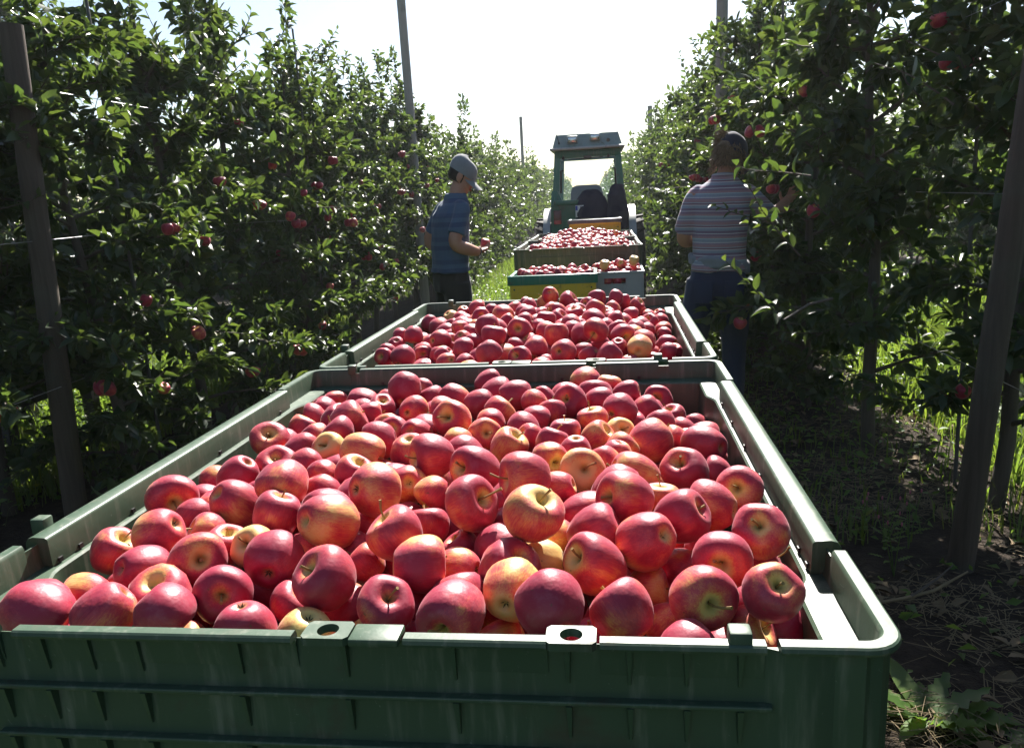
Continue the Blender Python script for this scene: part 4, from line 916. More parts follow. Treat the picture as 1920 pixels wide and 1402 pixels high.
# ------------------------------------------------------------------ grass, litter, weeds
def blades(name, regions, label, mat, seed):
    rng = np.random.default_rng(seed); Vs = []; Fs = []; At = []; b = 0
    for (x0, x1, y0, y1, n, h0, h1, wd) in regions:
        y = y0 + (y1-y0)*rng.random(n)**1.35; x = x0+(x1-x0)*rng.random(n) - .0227*y
        cl = np.array([mnoise.noise((a*1.6, c*1.6, 7)) for a, c in zip(x, y)])
        keep = rng.random(n) < np.clip(.62+cl*1.1, .05, 1); x, y = x[keep], y[keep]; n = len(x)
        h = rng.uniform(h0, h1, n)*np.clip(1+cl[keep]*.7, .4, 1.6); a = rng.uniform(0, 6.28, n); ln = rng.uniform(.1, .7, n)*h; w = wd*rng.uniform(.6, 1.3, n)
        dx, dy = np.cos(a), np.sin(a); P = np.stack([x, y, np.full(n, -.02)], -1); D = np.stack([dx, dy, 0*dx], -1); S = np.stack([-dy, dx, 0*dx], -1); Z = np.array([0, 0, 1.])
        v = np.stack([P-S*w[:, None], P+S*w[:, None], P+D*(ln*.3)[:, None]+Z*(h*.6)[:, None]+S*(w*.8)[:, None], P+D*(ln*.3)[:, None]+Z*(h*.6)[:, None]-S*(w*.8)[:, None], P+D*ln[:, None]+Z*h[:, None]*.95], 1)
        F0 = np.array([(0, 1, 2), (0, 2, 3), (3, 2, 4)]); Fs.append((F0[None]+(np.arange(n)*5)[:, None, None]).reshape(-1, 3)+b); Vs.append(v.reshape(-1, 3)); At.append(np.repeat(rng.random(n), 5)); b += n*5
    me = np_mesh(name, np.concatenate(Vs), np.concatenate(Fs), np.concatenate(At)); o = mobj(name, me, mat); tag(o, label, 'grass', kind='stuff')
blades('grass', [(-1.95, -.45, 2.4, 22, 26000, .06, .20, .005), (.55, 1.15, 6, 25, 4000, .05, .14, .004), (2.25, 5.3, 2.6, 12, 34000, .08, .22, .006), (-5.9, -2.8, 2.2, 9, 22000, .10, .30, .006), (-5.5, -2.8, 8, 20, 7000, .08, .22, .008), (2.3, 5.2, 12, 25, 6000, .08, .2, .01), (1.0, 2.3, 2.6, 9, 2200, .04, .16, .004), (6.2, 9.8, 4, 22, 12000, .08, .22, .012)], 'sunlit grass and herbs in the alleys between the tree rows', M['grass'], 5)
def broad_herbs(regions, seed):
    rng = np.random.default_rng(seed); Ps = []; Ds = []; Ns = []; Ls = []
    for x0, x1, y0, y1, n, h in regions:
        y = y0+(y1-y0)*rng.random(n); x = x0+(x1-x0)*rng.random(n)-.0227*y; z = h*rng.random(n)**1.3
        Ps.append(np.stack([x, y, z], -1)); d = rng.normal(size=(n, 3)); d[:, 2] = np.abs(d[:, 2])*.4; Ds.append(d); Ns.append(np.array([0, 0, 1.])+.5*rng.normal(size=(n, 3))); Ls.append(rng.uniform(.02, .06, n))
    V, F, a = place_leaves(np.concatenate(Ps), np.concatenate(Ds), np.concatenate(Ns), np.concatenate(Ls), LT_LOW, rng)
    o = mobj('ground_herbs', np_mesh('ground_herbs', V, F, a), M['weed']); tag(o, 'low broad-leaved herbs growing between the grass', 'herbs', kind='stuff')
broad_herbs([(-1.95, -.55, 2.5, 14, 6000, .14), (2.3, 4.6, 2.6, 9, 6000, .16), (-4.6, -2.75, 2.2, 5.5, 5000, .32), (.62, 2.2, 1.6, 5.5, 500, .05), (1.0, 2.3, 3.2, 8, 1200, .12)], 8)
def litter(seed):
    rng = np.random.default_rng(seed); mb_V = []; mb_F = []; b = 0
    n = 16000; y = 1.2+5.5*rng.random(n)**1.3; x = .58+1.75*rng.random(n)-.0227*y
    cl = np.array([mnoise.noise((a*2.2, c*2.2, 1)) for a, c in zip(x, y)]); k = rng.random(n) < np.clip(.5+1.3*cl, .04, 1); x, y = x[k], y[k]; n = len(x)
    a = rng.uniform(0, PI, n); L = rng.uniform(.02, .11, n); w = rng.uniform(.0005, .0014, n); z = rng.uniform(.0, .035, n); tz = rng.normal(0, .15, n)
    D = np.stack([np.cos(a), np.sin(a), tz], -1); S = np.stack([-np.sin(a), np.cos(a), 0*a], -1); P = np.stack([x, y, z], -1)
    up_ = np.array([0, 0, 1.])
    v = np.stack([P-D*L[:, None]/2-S*w[:, None], P-D*L[:, None]/2+S*w[:, None], P+D*L[:, None]/2+S*w[:, None], P+D*L[:, None]/2-S*w[:, None], P-D*L[:, None]/2+up_*w[:, None]*1.6, P+D*L[:, None]/2+up_*w[:, None]*1.6], 1)
    F0 = np.array([(0, 3, 5), (0, 5, 4), (1, 4, 5), (1, 5, 2)]); F = (F0[None]+(np.arange(n)*6)[:, None, None]).reshape(-1, 3)
    o = mobj('straw_litter', np_mesh('straw_litter', v.reshape(-1, 3), F), M['straw']); tag(o, 'dry cut grass and straw strewn over the soil at right', 'straw', kind='stuff')
    n = 700; y = 1.2+7*rng.random(n); x = .55+1.9*rng.random(n)-.0227*y
    P = np.stack([x, y, rng.uniform(.0, .02, n)], -1); D = rng.normal(size=(n, 3))*np.array([1, 1, .15]); Nn = np.array([0, 0, 1.])+.35*rng.normal(size=(n, 3))
    V, F, at = place_leaves(P, D, Nn, rng.uniform(.04, .08, n), LT_MID, rng)
    o = mobj('fallen_leaves', np_mesh('fallen_leaves', V, F, at), M['litter']); tag(o, 'dry fallen leaves on the dark soil at right', 'leaves', kind='stuff')
litter(4)
def dock(loc, n, L, label, r, upr=.8):
    root = empty('weed_plant', loc)
    for k in range(n):
        a = k*2.4+r.uniform(-.4, .4); ln = L*r.uniform(.6, 1.1); o = mobj('leaf', LEAF_MESH[k % 6].copy() if False else WEED_MESH[k % 6], None, root)
        d = Vector((math.cos(a), math.sin(a), r.uniform(.3, 1.2)*upr)).normalized(); x = d.cross(Vector((0, 0, 1))).normalized(); z = x.cross(d)
        o.matrix_local = Matrix.Translation(Vector((math.cos(a), math.sin(a), 0))*.02) @ Matrix((x, d, z)).transposed().to_4x4() @ Matrix.Diagonal((ln*.62, ln, ln, 1))
    tag(root, label, 'weed')
WEED_MESH = []
for i in range(6):
    rng = np.random.default_rng(150+i); V = []; F = []; nr = 11
    for k in range(nr):
        t = k/(nr-1); w = .24*math.sin(PI*min(1, t**.75))**.8*(1+(.16 if k % 2 else -.14)) + (.012 if k < nr-1 else 0); zc = -.22*t*t*rng.uniform(.8, 1.2)
        V += [(-w, t, zc+.06*(1 if k % 2 else -.6)*w*3), (0, t, zc-.02), (w, t, zc+.06*(-1 if k % 2 else .6)*w*3)]
        if k: b = 3*k; F += [(b-3, b-2, b+1, b), (b-2, b-1, b+2, b+1)]
    me = np_mesh('leaf', np.array(V), np.array(F), np.full(len(V), rng.random())); smooth(me); me.materials.append(M['weed']); WEED_MESH.append(me)
r = random.Random(8)
p = at_px(1735, 1330, 1.47); dock((1.11, 1.45, .0), 16, .20, 'broad-leaved green weed at the foot of the nearest bin', r)
dock((1.27, 1.36, .0), 12, .14, 'smaller green weed beside the broad-leaved one at bottom right', r, .5)
dock((1.62, 1.62, .0), 6, .13, 'small green seedling on the straw at the right edge', r, .5)
# fallen branch
br = empty('fallen_branch', (1.12, 2.02, .03)); mb = MB()
mb.tube([(0, 0, 0), (.13, .02, .015), (.25, .07, .02), (.40, .16, .05)], [.005, .0065, .006, .003], 7); mb.build('stick', M['straw'], br, 60)
mb = MB(); mb.tube([(.16, .03, .018), (.27, .10, .05), (.36, .19, .06)], [.005, .004, .002], 6); mb.build('side_twig', M['bark'], br, 60)
tag(br, 'broken branch lying on the straw right of the nearest bin', 'branch')
# pink-flowered weeds
for j, (px, py) in enumerate(((1650, 1010), (1612, 985), (1668, 1060), (1695, 1010))):
    d = fw + rt*((px-960)/FPX) + up*((701-py-0)/FPX); P0 = CAM + d*((0.02-CAM.z)/d.z)
    root = empty('flowering_weed', (P0.x, P0.y-.05, 0))
    for s in range(3):
        dx, dy, hh = r.uniform(-.06, .06), r.uniform(-.06, .06), r.uniform(.12, .24)
        mb = MB(); mb.tube([(0, 0, 0), (dx*.5, dy*.5, hh*.6), (dx, dy, hh)], [.002, .0018, .0012], 5); mb.build('stem', M['weed'], root)
        mb = MB(); mb.ell((dx, dy, hh+.012), (.0035, .0035, .009), None, 8, 6); mb.build('flower', M['pink'], root, 60)
        for q in range(3):
            a = r.uniform(0, 6.28); o = mobj('leaf', WEED_MESH[q], None, root); dd = Vector((math.cos(a), math.sin(a), .5)).normalized(); x = dd.cross(Vector((0, 0, 1))).normalized()
            o.matrix_local = Matrix.Translation((dx*.6, dy*.6, hh*(.3+.2*q))) @ Matrix((x, dd, x.cross(dd))).transposed().to_4x4() @ Matrix.Diagonal((.035, .06, .06, 1))
    tag(root, ['pink-flowered weed in the middle of its group beside the nearest bin', 'pink-flowered weed closest to the nearest bin', 'pink-flowered weed nearest the camera in its group', 'pink-flowered weed closest to the right wooden post'][j], 'weed', 'pink-flowered weeds by the bin')

# ------------------------------------------------------------------ people
TMP = bpy.data.scenes.new('workshop')
def remeshed(mb, name, voxel, smooth_it=4):
    me = mb.mesh(name); o = bpy.data.objects.new(name+'_tmp', me); TMP.collection.objects.link(o)
    m = o.modifiers.new('r', 'REMESH'); m.mode = 'VOXEL'; m.voxel_size = voxel
    s = o.modifiers.new('s', 'SMOOTH'); s.factor = .5; s.iterations = smooth_it
    TMP.view_layers[0].update(); dg = TMP.view_layers[0].depsgraph
    me2 = bpy.data.meshes.new_from_object(o.evaluated_get(dg)); me2.name = name
    bpy.data.objects.remove(o); smooth(me2); return me2
def folds(me, amp, sc, dirz=1.0, seed=0.0):
    n = len(me.vertices); co = np.zeros(n*3, np.float32); no = np.zeros(n*3, np.float32)
    me.vertices.foreach_get('co', co); me.vertices.foreach_get('normal', no); co = co.reshape(-1, 3); no = no.reshape(-1, 3)
    a = np.array([mnoise.noise((x*sc+seed, y*sc, z*sc*dirz)) + .5*mnoise.noise((x*sc*2.1+seed, y*sc*2.1+z*sc, z*sc*dirz*1.7)) for x, y, z in co.tolist()], np.float32)
    me.vertices.foreach_set('co', (co+no*(amp*a)[:, None]).ravel()); me.update(); return me
def ering(c, rx, ry, n=20, rz=0.0, tilt=None):
    out = []
    for k in range(n):
        t = 2*PI*k/n; ct, st = math.cos(t), math.sin(t)
        x = rx*math.copysign(abs(ct)**.85, ct); y = ry*math.copysign(abs(st)**.85, st)
        v = Vector((x*math.cos(rz)-y*math.sin(rz), x*math.sin(rz)+y*math.cos(rz), 0))
        if tilt is not None: v = tilt @ v
        out.append(Vector(c)+v)
    return out
def limb(mb, pts, rad, n=14):
    # resample with spline for soft joints
    P = cat_spline([tuple(p) for p in pts], 5); R = cat_spline([(r, 0) for r in rad], 5)[:, 0]
    mb.tube([Vector(p) for p in P], list(R), n)
def hand(mb, wrist, dirn, palm_n, s=1.0, curl=.7, side=1):
    d = Vector(dirn).normalized(); nn = Vector(palm_n); nn = (nn - d*nn.dot(d)).normalized(); w = d.cross(nn)*side
    wrist = Vector(wrist)
    rot = Matrix((w, d, nn)).transposed()
    mb.ell(wrist+d*.045*s, (.042*s, .055*s, .017*s), rot, 14, 9)
    for k, (off, L) in enumerate(((-.030, .068), (-.010, .078), (.011, .074), (.030, .058))):
        b = wrist + d*.085*s + w*off*s; dd = d.copy(); pts = [b - d*.03*s, b]
        for j in range(3):
            dd = (dd + nn*curl*.55).normalized(); pts.append(pts[-1] + dd*L*s/3)
        mb.tube(pts, [.0095*s, .0095*s, .009*s, .0085*s, .007*s], 8)
    b = wrist + d*.02*s - w*.036*s; td = (d*.6 - w*.6 + nn*.45).normalized()
    mb.tube([wrist+d*.015*s, b, b+td*.032*s, b+(td+nn*.3+d*.2).normalized()*.06*s], [.013*s, .0125*s, .011*s, .008*s], 8)
def head_shape(mb, c, rot, s=1.0):
    c = Vector(c)
    def e(off, r): mb.ell(c + rot @ (Vector(off)*s), [x*s for x in r], rot, 18, 12)
    e((0, -.008, .03), (.077, .096, .092)); e((0, .022, -.04), (.060, .068, .070)); e((0, .046, -.082), (.036, .036, .028))
    e((0, .092, -.022), (.013, .020, .016)); mb.tube([c+rot @ Vector((0, .086, .012))*s, c+rot @ Vector((0, .106, -.022))*s], [.008*s, .013*s], 8)
    e((0, .080, .018), (.050, .014, .012)); e((0, .085, -.056), (.026, .012, .010))
    for sx in (-1, 1):
        e((sx*.078, -.012, -.012), (.010, .022, .033)); e((sx*.040, .070, -.022), (.022, .018, .018))
SKIN = NT('skin'); _o = SKIN.obj(); SKIN.set(color=SKIN.mix(SKIN.noise(_o, 9, 4), (.36, .17, .105), (.50, .26, .17)), rough=.5, spec=.4); SKIN = SKIN.m
def cloth(name, col, stripes=None, var=.12, rough=.85):
    t = NT(name); o = t.obj(); sx = t.node('ShaderNodeSeparateXYZ'); t.lk(o, sx.inputs[0])
    wv = t.noise(t.mapping(o, (180, 180, 180)), 1, 2)
    if stripes:
        z = t.math('ADD', sx.outputs[2], t.math('MULTIPLY_ADD', t.noise(o, 4, 2), .012, -.006))
        f = t.math('FRACT', t.math('DIVIDE', z, stripes[0]))
        c = t.ramp(f, stripes[1], 'CONSTANT')
    else: c = t.mix(t.noise(o, 6, 5, .6), tuple(x*(1-3*var) for x in col), tuple(x*(1+3*var) for x in col))
    c = t.mix(t.math('MULTIPLY', wv, .25), c, (.02, .02, .03))
    t.set(color=c, rough=rough, spec=.2, sheen=.15); t.bump(wv, .15, .002); return t.m
M['manshirt'] = cloth('blue_striped_jersey', None, (.155, [(0, (.068, .125, .205)), (.42, (.045, .082, .155)), (.62, (.075, .135, .21)), (.80, (.050, .092, .17))]))
M['mantrou'] = cloth('dark_olive_trousers', (.024, .024, .018))
W_ = (.54, .52, .55); PK = (.38, .23, .26); BL = (.28, .30, .37); TU = (.36, .46, .49)
M['womshirt'] = cloth('pink_blue_striped_cotton', None, (.125, [(0, PK), (.14, (.30, .22, .30)), (.20, W_), (.235, BL), (.36, TU), (.41, PK), (.50, (.27, .17, .23)), (.60, W_), (.635, (.22, .15, .22)), (.74, BL), (.86, W_), (.90, (.26, .13, .17)), (.97, TU)]))
M['jeans'] = cloth('dark_denim', (.022, .034, .075))
M['sweater'] = cloth('grey_knit', (.24, .25, .28))
M['cap'] = cloth('grey_cap_cloth', (.27, .28, .29))
M['navycap'] = cloth('navy_cap_cloth', (.02, .022, .04))
M['hairdk'] = simple('dark_brown_hair', (.030, .020, .013), .6, .4, bump=.5)
M['hairlt'] = simple('light_brown_hair', (.15, .095, .05), .5, .4, var=.7, scale=55, bump=.9)
M['shoe'] = simple('boot_leather', (.04, .032, .025), .6, .3)

def person(loc, rz, name, torso, arms, legs, headc, headrot, hems, mats, hands):
    root = empty('person', loc, rz)
    # body: one continuous figure
    mb = MB()
    mb.loft([ering(c, rx*.93, ry*.93) for c, rx, ry in torso])
    nb = Vector(torso[-1][0]); hc = Vector(headc)
    mb.tube([nb-Vector((0, 0, .03)), nb.lerp(hc, .5)+Vector((0, -.012, -.02)), hc+Vector((0, -.01, -.03))], [.066, .058, .056], 14)
    head_shape(mb, hc, headrot)
    for k, (pts, rad) in enumerate(arms): limb(mb, pts, rad)
    for (hw, hd, hn, cu, sd_) in hands: hand(mb, hw, hd, hn, 1.02, cu, sd_)
    for pts, rad in legs: limb(mb, pts, [x*.9 for x in rad])
    mobj('body', remeshed(mb, 'body', .0062, 3), SKIN, root)
    return root
def sleeve_pts(pts, t):
    P = [Vector(p) for p in pts]; return [P[0], P[0].lerp(P[1], .5), P[0].lerp(P[1], t)]
def eye_parts(root, hc, rot):
    for sx in (-1, 1):
        mb = MB(); mb.ell(Vector(hc)+rot @ Vector((sx*.031, .079, .000)), (.012, .009, .008), rot, 10, 7); mb.build('eye', M['hairdk'], root, 60)
        mb = MB(); mb.tube([Vector(hc)+rot @ Vector((sx*.015, .090, .020)), Vector(hc)+rot @ Vector((sx*.05, .078, .022))], [.005, .004], 6); mb.build('eyebrow', M['hairdk'], root, 60)
    mb = MB(); mb.tube([Vector(hc)+rot @ Vector((x, .098-abs(x)*.35, -.056)) for x in (-.024, 0, .024)], [.003, .006, .003], 6); mb.build('lips', M['lip'], root, 60)
M['lip'] = simple('lips', (.34, .12, .09), .5)
def cap_mesh(hc, rot, bill=True, back=False, s=1.0):
    hc = Vector(hc); mb = MB(); rings = []
    for z, k in ((.012, 1.03), (.03, 1.05), (.06, 1.03), (.09, .93), (.112, .74), (.125, .48), (.131, .2), (.132, .03)):
        rings.append([hc + rot @ Vector((.083*k*s*math.cos(2*PI*i/24), (-.006+.102*k*s*math.sin(2*PI*i/24)), z*s + .012*math.sin(2*PI*i/24)*-1 + .006)) for i in range(24)])
    mb.loft(rings)
    return mb
def bill_mesh(hc, rot):
    hc = Vector(hc); mb = MB(); top = []; n = 13
    for i in range(n):
        a = PI*(.10+.80*i/(n-1)); r0 = (.080*math.cos(a), .092*math.sin(a)); 
        r1 = (.078*math.cos(a)*1.0, .088+.088*math.sin(a)**.7)
        for j in range(4):
            t = j/3; x = r0[0]*(1-t)+r1[0]*t; y = r0[1]*(1-t)+r1[1]*t
            top.append(hc + rot @ Vector((x, y, .012-.030*t-.018*(x/.08)**2)))
    F = [(i*4+j, i*4+j+1, (i+1)*4+j+1, (i+1)*4+j) for i in range(n-1) for j in range(3)]
    B = [p - rot @ Vector((0, 0, .004)) for p in top]; m = len(top)
    mb.add(top+B, F + [(d+m, c+m, b+m, a+m) for a, b, c, d in F] + [(i*4+3, (i+1)*4+3, (i+1)*4+3+m, i*4+3+m) for i in range(n-1)])
    return mb
# --- man in blue, facing right and away, looking down at the apple in his hands
HZ = -math.radians(54)          # heading: local +Y turned to the right
torso = [((0, 0, .90), .165, .118), ((0, 0, .98), .168, .118), ((0, .0, 1.06), .162, .112), ((0, .005, 1.16), .168, .115), ((0, .015, 1.28), .168, .116), ((0, .03, 1.38), .178, .110), ((0, .055, 1.45), .150, .088), ((0, .075, 1.49), .09, .07), ((0, .088, 1.515), .060, .058)]
ra = [(.165, .045, 1.42), (.215, -.05, 1.20), (.15, .17, 1.125)]
la = [(-.165, .045, 1.42), (-.245, -.05, 1.20), (-.03, .16, 1.12)]
arad = [.052, .044, .030]
ra4 = [ra[0], (.195, .0, 1.32), ra[1], (.20, .06, 1.15), ra[2]]; la4 = [la[0], (-.21, .0, 1.32), la[1], (-.16, .05, 1.15), la[2]]
ar5 = [.054, .050, .046, .043, .029]
legs = [([(.09, 0, .92), (.10, .01, .70), (.105, .03, .50), (.105, -.005, .28), (.105, -.03, .09)], [.088, .083, .062, .055, .04]), ([(-.09, 0, .92), (-.105, .02, .70), (-.115, .05, .50), (-.12, .01, .28), (-.12, -.02, .09)], [.088, .083, .062, .055, .04])]
hrot = Matrix.Rotation(-math.radians(28), 3, 'Z') @ Matrix.Rotation(-math.radians(27), 3, 'X')
hc = (0.01, .135, 1.632)
man = person((-.885, 4.85, 0), HZ, 'man', torso, [(ra4, ar5), (la4, ar5)], legs, hc, hrot, None, None,
             [(ra[2], (-.55, .75, .12), (-.3, .1, .9), .75, 1), (la[2], (.35, .9, .12), (.2, -.1, .9), .7, -1)])
man.scale = (.95, .95, 1.02)
tag(man, 'person in blue striped T-shirt and grey cap looking at apples in hand', 'person')
eye_parts(man, hc, hrot)
mb = MB(); mb.loft([ering(c, rx*.98+.008, ry*1.02+.008) for c, rx, ry in [((0, -.004, .995), .176, .128), ((0, 0, 1.03), .168, .118)] + torso[2:-1]] + [ering((0, .078, 1.525), .076, .074)])
for A, s_ in ((ra4, 1), (la4, -1)):
    limb(mb, [(s_*.10, .045, 1.42), A[0], A[1], tuple(Vector(A[1]).lerp(Vector(A[2]), .55))], [.052, .060, .062, .066])
me = folds(remeshed(mb, 'shirt', .008, 4), .008, 9, .6, 3); mobj('shirt', me, M['manshirt'], man)
mb = MB(); mb.loft([ering(c, rx, ry) for c, rx, ry in (((0, 0, .86), .168, .122), ((0, 0, .93), .172, .126), ((0, 0, 1.035), .163, .112))])
for P_, R_ in legs: limb(mb, P_, [x*1.12+.008 for x in R_])
mobj('trousers', folds(remeshed(mb, 'trousers', .009, 3), .009, 8, .7, 5), M['mantrou'], man)
mb = MB(); mb.loft([[Vector(hc)+hrot @ Vector((.080*math.cos(2*PI*i/20)*k, -.012+.098*math.sin(2*PI*i/20)*k, z)) if math.sin(2*PI*i/20) < .35 else Vector(hc)+hrot @ Vector((.070*math.cos(2*PI*i/20)*k, .02*math.sin(2*PI*i/20), z)) for i in range(20)] for z, k in ((-.045, .80), (-.015, .955), (.03, .97), (.06, .88))])
mb.build('hair', M['hairdk'], man, 60)
cp = cap_mesh(hc, hrot).build('cap', M['cap'], man, 60); bill_mesh(hc, hrot).build('bill', M['cap'], cp, 60)
for s_, L_ in ((1, legs[0][0]), (-1, legs[1][0])):
    a = Vector(L_[-1]); mb = MB(); mb.ell(a+Vector((0, .07, -.045)), (.048, .13, .045)); mb.tube([a+Vector((0, 0, -.05)), a+Vector((0, 0, .04))], .052, 12); mb.build('boot', M['shoe'], man, 50)
mb = MB(); w0 = Vector(ra4[3]).lerp(Vector(ra4[4]), .85); w1 = Vector(ra4[3]).lerp(Vector(ra4[4]), .95); mb.tube([w0, w1], .036, 12); mb.build('wristband', M['black'], man, 50)
Rz = Matrix.Rotation(HZ, 3, 'Z')
for j, off in enumerate(((.05, .275, 1.17),)):
    pw = Vector((-.885, 4.85, 0)) + Rz @ Vector((off[0]*.95, off[1]*.95, off[2]*1.02)); tag(make_apple(pw, .037, (.3, -.2, .9), .7, .37), 'red apple held in the hands of the person in blue', 'apple')
# --- picker in striped shirt, seen from behind, right arm in the tree
torso = [((0, 0, .90), .170, .125), ((0, 0, .98), .172, .122), ((0, .0, 1.08), .158, .108), ((0, .005, 1.18), .165, .110), ((0, .015, 1.30), .172, .112), ((0, .02, 1.39), .180, .105), ((0, .025, 1.45), .145, .086), ((.01, .03, 1.49), .090, .070), ((.015, .035, 1.51), .056, .055)]
ra4 = [(.160, .02, 1.415), (.235, .05, 1.35), (.305, .11, 1.29), (.37, .22, 1.31), (.43, .32, 1.36)]
la4 = [(-.160, .02, 1.415), (-.205, .0, 1.30), (-.228, .03, 1.17), (-.17, .15, 1.16), (-.10, .26, 1.18)]
legs2 = [([(.09, 0, .92), (.105, .01, .72), (.115, .02, .52), (.12, -.01, .3), (.12, -.03, .09)], [.096, .088, .066, .056, .042]), ([(-.09, 0, .92), (-.13, .01, .72), (-.155, .03, .52), (-.165, -.01, .3), (-.17, -.03, .09)], [.096, .088, .066, .056, .042])]
hrot = Matrix.Rotation(-math.radians(25), 3, 'Z') @ Matrix.Rotation(-math.radians(16), 3, 'X')
hc = (.045, .075, 1.60); HZ2 = -math.radians(6); WL = (.862, 4.2, .0)
wom = person(WL, HZ2, 'picker', torso, [(ra4, ar5), (la4, ar5)], legs2, hc, hrot, None, None, [(ra4[4], (.4, .7, .3), (0, -.2, .9), .6, 1), (la4[4], (.4, .8, .1), (.3, 0, .9), .7, -1)])
wom.scale = (.92, .95, 1.03); wom.rotation_euler = (0, math.radians(1.5), HZ2)
tag(wom, 'person in pink and blue striped shirt and jeans, back to camera', 'person')
eye_parts(wom, hc, hrot)
mb = MB(); mb.loft([ering(c, rx*1.0+.010, ry*1.06+.010) for c, rx, ry in [((0, -.002, .985), .172, .130), ((0, 0, 1.01), .170, .125)] + torso[2:-1]] + [ering((.015, .035, 1.515), .073, .070)])
for A, s_, tt in ((ra4, 1, .9), (la4, -1, .72)):
    limb(mb, [(s_*.09, .02, 1.41), A[0], A[1], tuple(Vector(A[1]).lerp(Vector(A[2]), tt))], [.046, .056, .060, .066])
mobj('shirt', folds(remeshed(mb, 'shirt', .008, 4), .009, 8, .55, 9), M['womshirt'], wom)
mb = MB(); mb.tube([Vector((.015+.068*math.cos(2*PI*i/16), .034+.066*math.sin(2*PI*i/16), 1.518-.008*math.sin(2*PI*i/16))) for i in range(17)], .012, 8); mb.build('collar', M['womshirt'], wom, 60)
mb = MB(); mb.loft([ering(c, rx, ry) for c, rx, ry in (((0, 0, .84), .175, .13), ((0, -.005, .92), .182, .138), ((0, 0, 1.0), .174, .124))])
for P_, R_ in legs2: limb(mb, P_, [x*1.10+.008 for x in R_])
tr_ = mobj('jeans', folds(remeshed(mb, 'jeans', .009, 3), .008, 9, .7, 2), M['jeans'], wom)
for s_ in (-1, 1):
    mb = MB(); mb.box((s_*.095, -.150, .875), (.125, .012, .13), Matrix.Rotation(s_*.35, 3, 'Z'), bev=.004); mb.build('pocket', M['jeans'], tr_, 40)
mb = MB()
for z_, rr_ in ((1.04, .022), (1.01, .020)):
    mb.tube([Vector(((.176+.008*math.sin(5*a))*math.cos(a), (.130+.008*math.cos(4*a))*math.sin(a), z_-.022*math.cos(a-.4)+.008*math.sin(3*a+z_*30))) for a in np.linspace(0, 2*PI, 29)], rr_, 9)
mobj('tied_sweater', folds(remeshed(mb, 'tied_sweater', .009, 3), .010, 14, 1.0, 4), M['sweater'], wom)
# hair: many strands over a skull cap, gathered in a bun
rr = random.Random(9); mb = MB(); hcv = Vector(hc)
rings = []
for z, k in ((-.045, .75), (-.025, .98), (.0, 1.05), (.04, 1.08), (.08, .95), (.11, .62), (.122, .15)):
    rings.append([hcv + hrot @ Vector((.080*k*math.cos(2*PI*i/22), -.020+.100*k*math.sin(2*PI*i/22)*(1 if math.sin(2*PI*i/22) < 0 else .55), z)) for i in range(22)])
mb.loft(rings)
hair = mb.build('hair', M['hairlt'], wom, 60); mb = MB()
bun = hcv + hrot @ Vector((-.035, -.06, .105))
for k in range(330):
    a, b = rr.uniform(0, 6.28), rr.uniform(-1, 1); s_ = math.sqrt(1-b*b); d = Vector((s_*math.cos(a), s_*math.sin(a), b)); c0 = bun + d*.035; t_ = d.cross(Vector((rr.gauss(0, 1), rr.gauss(0, 1), rr.gauss(0, 1)))).normalized()
    mb.tube([c0, c0+t_*.02+d*.012, c0+t_*.032+d*rr.uniform(.004, .035)], [.003, .0026, .0008], 4, cap=False)
for k in range(420):
    a = rr.uniform(PI*.9, PI*2.1); z = rr.uniform(-.055, .07); c0 = hcv + hrot @ Vector((.084*math.cos(a), -.02+.102*math.sin(a), z)); d = hrot @ Vector((math.cos(a), math.sin(a), rr.uniform(-.6, .4)))
    mb.tube([c0, c0+d*.012+Vector((0, 0, rr.uniform(-.02, .01))), c0+d*rr.uniform(.015, .035)+Vector((rr.gauss(0, .008), 0, rr.uniform(-.04, .0)))], [.003, .0024, .0008], 4, cap=False)
tag(mb.build('strands', M['hairlt'], hair), kind='stuff')
hr2 = hrot @ Matrix.Rotation(-.35, 3, 'X') @ Matrix.Rotation(.25, 3, 'Y')
cp = cap_mesh(hcv+hrot @ Vector((.014, .008, .004)), hrot, s=1.07).build('cap', M['navycap'], wom, 60); bill_mesh(hcv+hrot @ Vector((.014, .018, .004)), hrot).build('bill', M['navycap'], cp, 60)
for L_ in (legs2[0][0], legs2[1][0]):
    a = Vector(L_[-1]); mb = MB(); mb.ell(a+Vector((0, .07, -.045)), (.048, .13, .045)); mb.tube([a+Vector((0, 0, -.05)), a+Vector((0, 0, .04))], .054, 12); mb.build('boot', M['shoe'], wom, 50)

# ------------------------------------------------------------------ tractor
TX, TY = -.02, 9.4
tr = empty('tractor', (TX, TY, 0), math.radians(.6))
def tb(name, c, s, mat, bev=.01, rot=None, parent=None):
    mb = MB(); mb.box(c, s, rot, bev); return mb.build(name, M[mat], parent or tr, 40)
def cabz(z): return (z-1.12)/(2.02-1.12)
def px_(z, half0=.485, half1=.405): return half0+(half1-half0)*cabz(z)
# corner posts, leaning in towards the roof
for sy, y0, y1 in ((0, .02, .10), (1, 1.22, 1.12)):
    for sx in (-1, 1):
        mb = MB(); w0, w1, dp = .085, .075, .07
        b = [(sx*.485, y0, 1.0), (sx*(.485-w0), y0, 1.0), (sx*(.485-w0), y0+dp, 1.0), (sx*.485, y0+dp, 1.0)]
        t = [(sx*.41, y1, 2.03), (sx*(.41-w1), y1, 2.03), (sx*(.41-w1), y1+dp, 2.03), (sx*.41, y1+dp, 2.03)]
        if sx > 0: b = b[::-1]; t = t[::-1]
        mb.hexa(b, t); mb.build('cab_post', M['tractor'], tr)
tb('window_header', (0, .13, 2.0), (.80, .075, .10), 'tractor'); tb('window_header', (0, 1.14, 2.0), (.80, .07, .08), 'tractor')
for sx in (-1, 1): tb('roof_rail', (sx*.385, .64, 2.0), (.06, .95, .08), 'tractor')
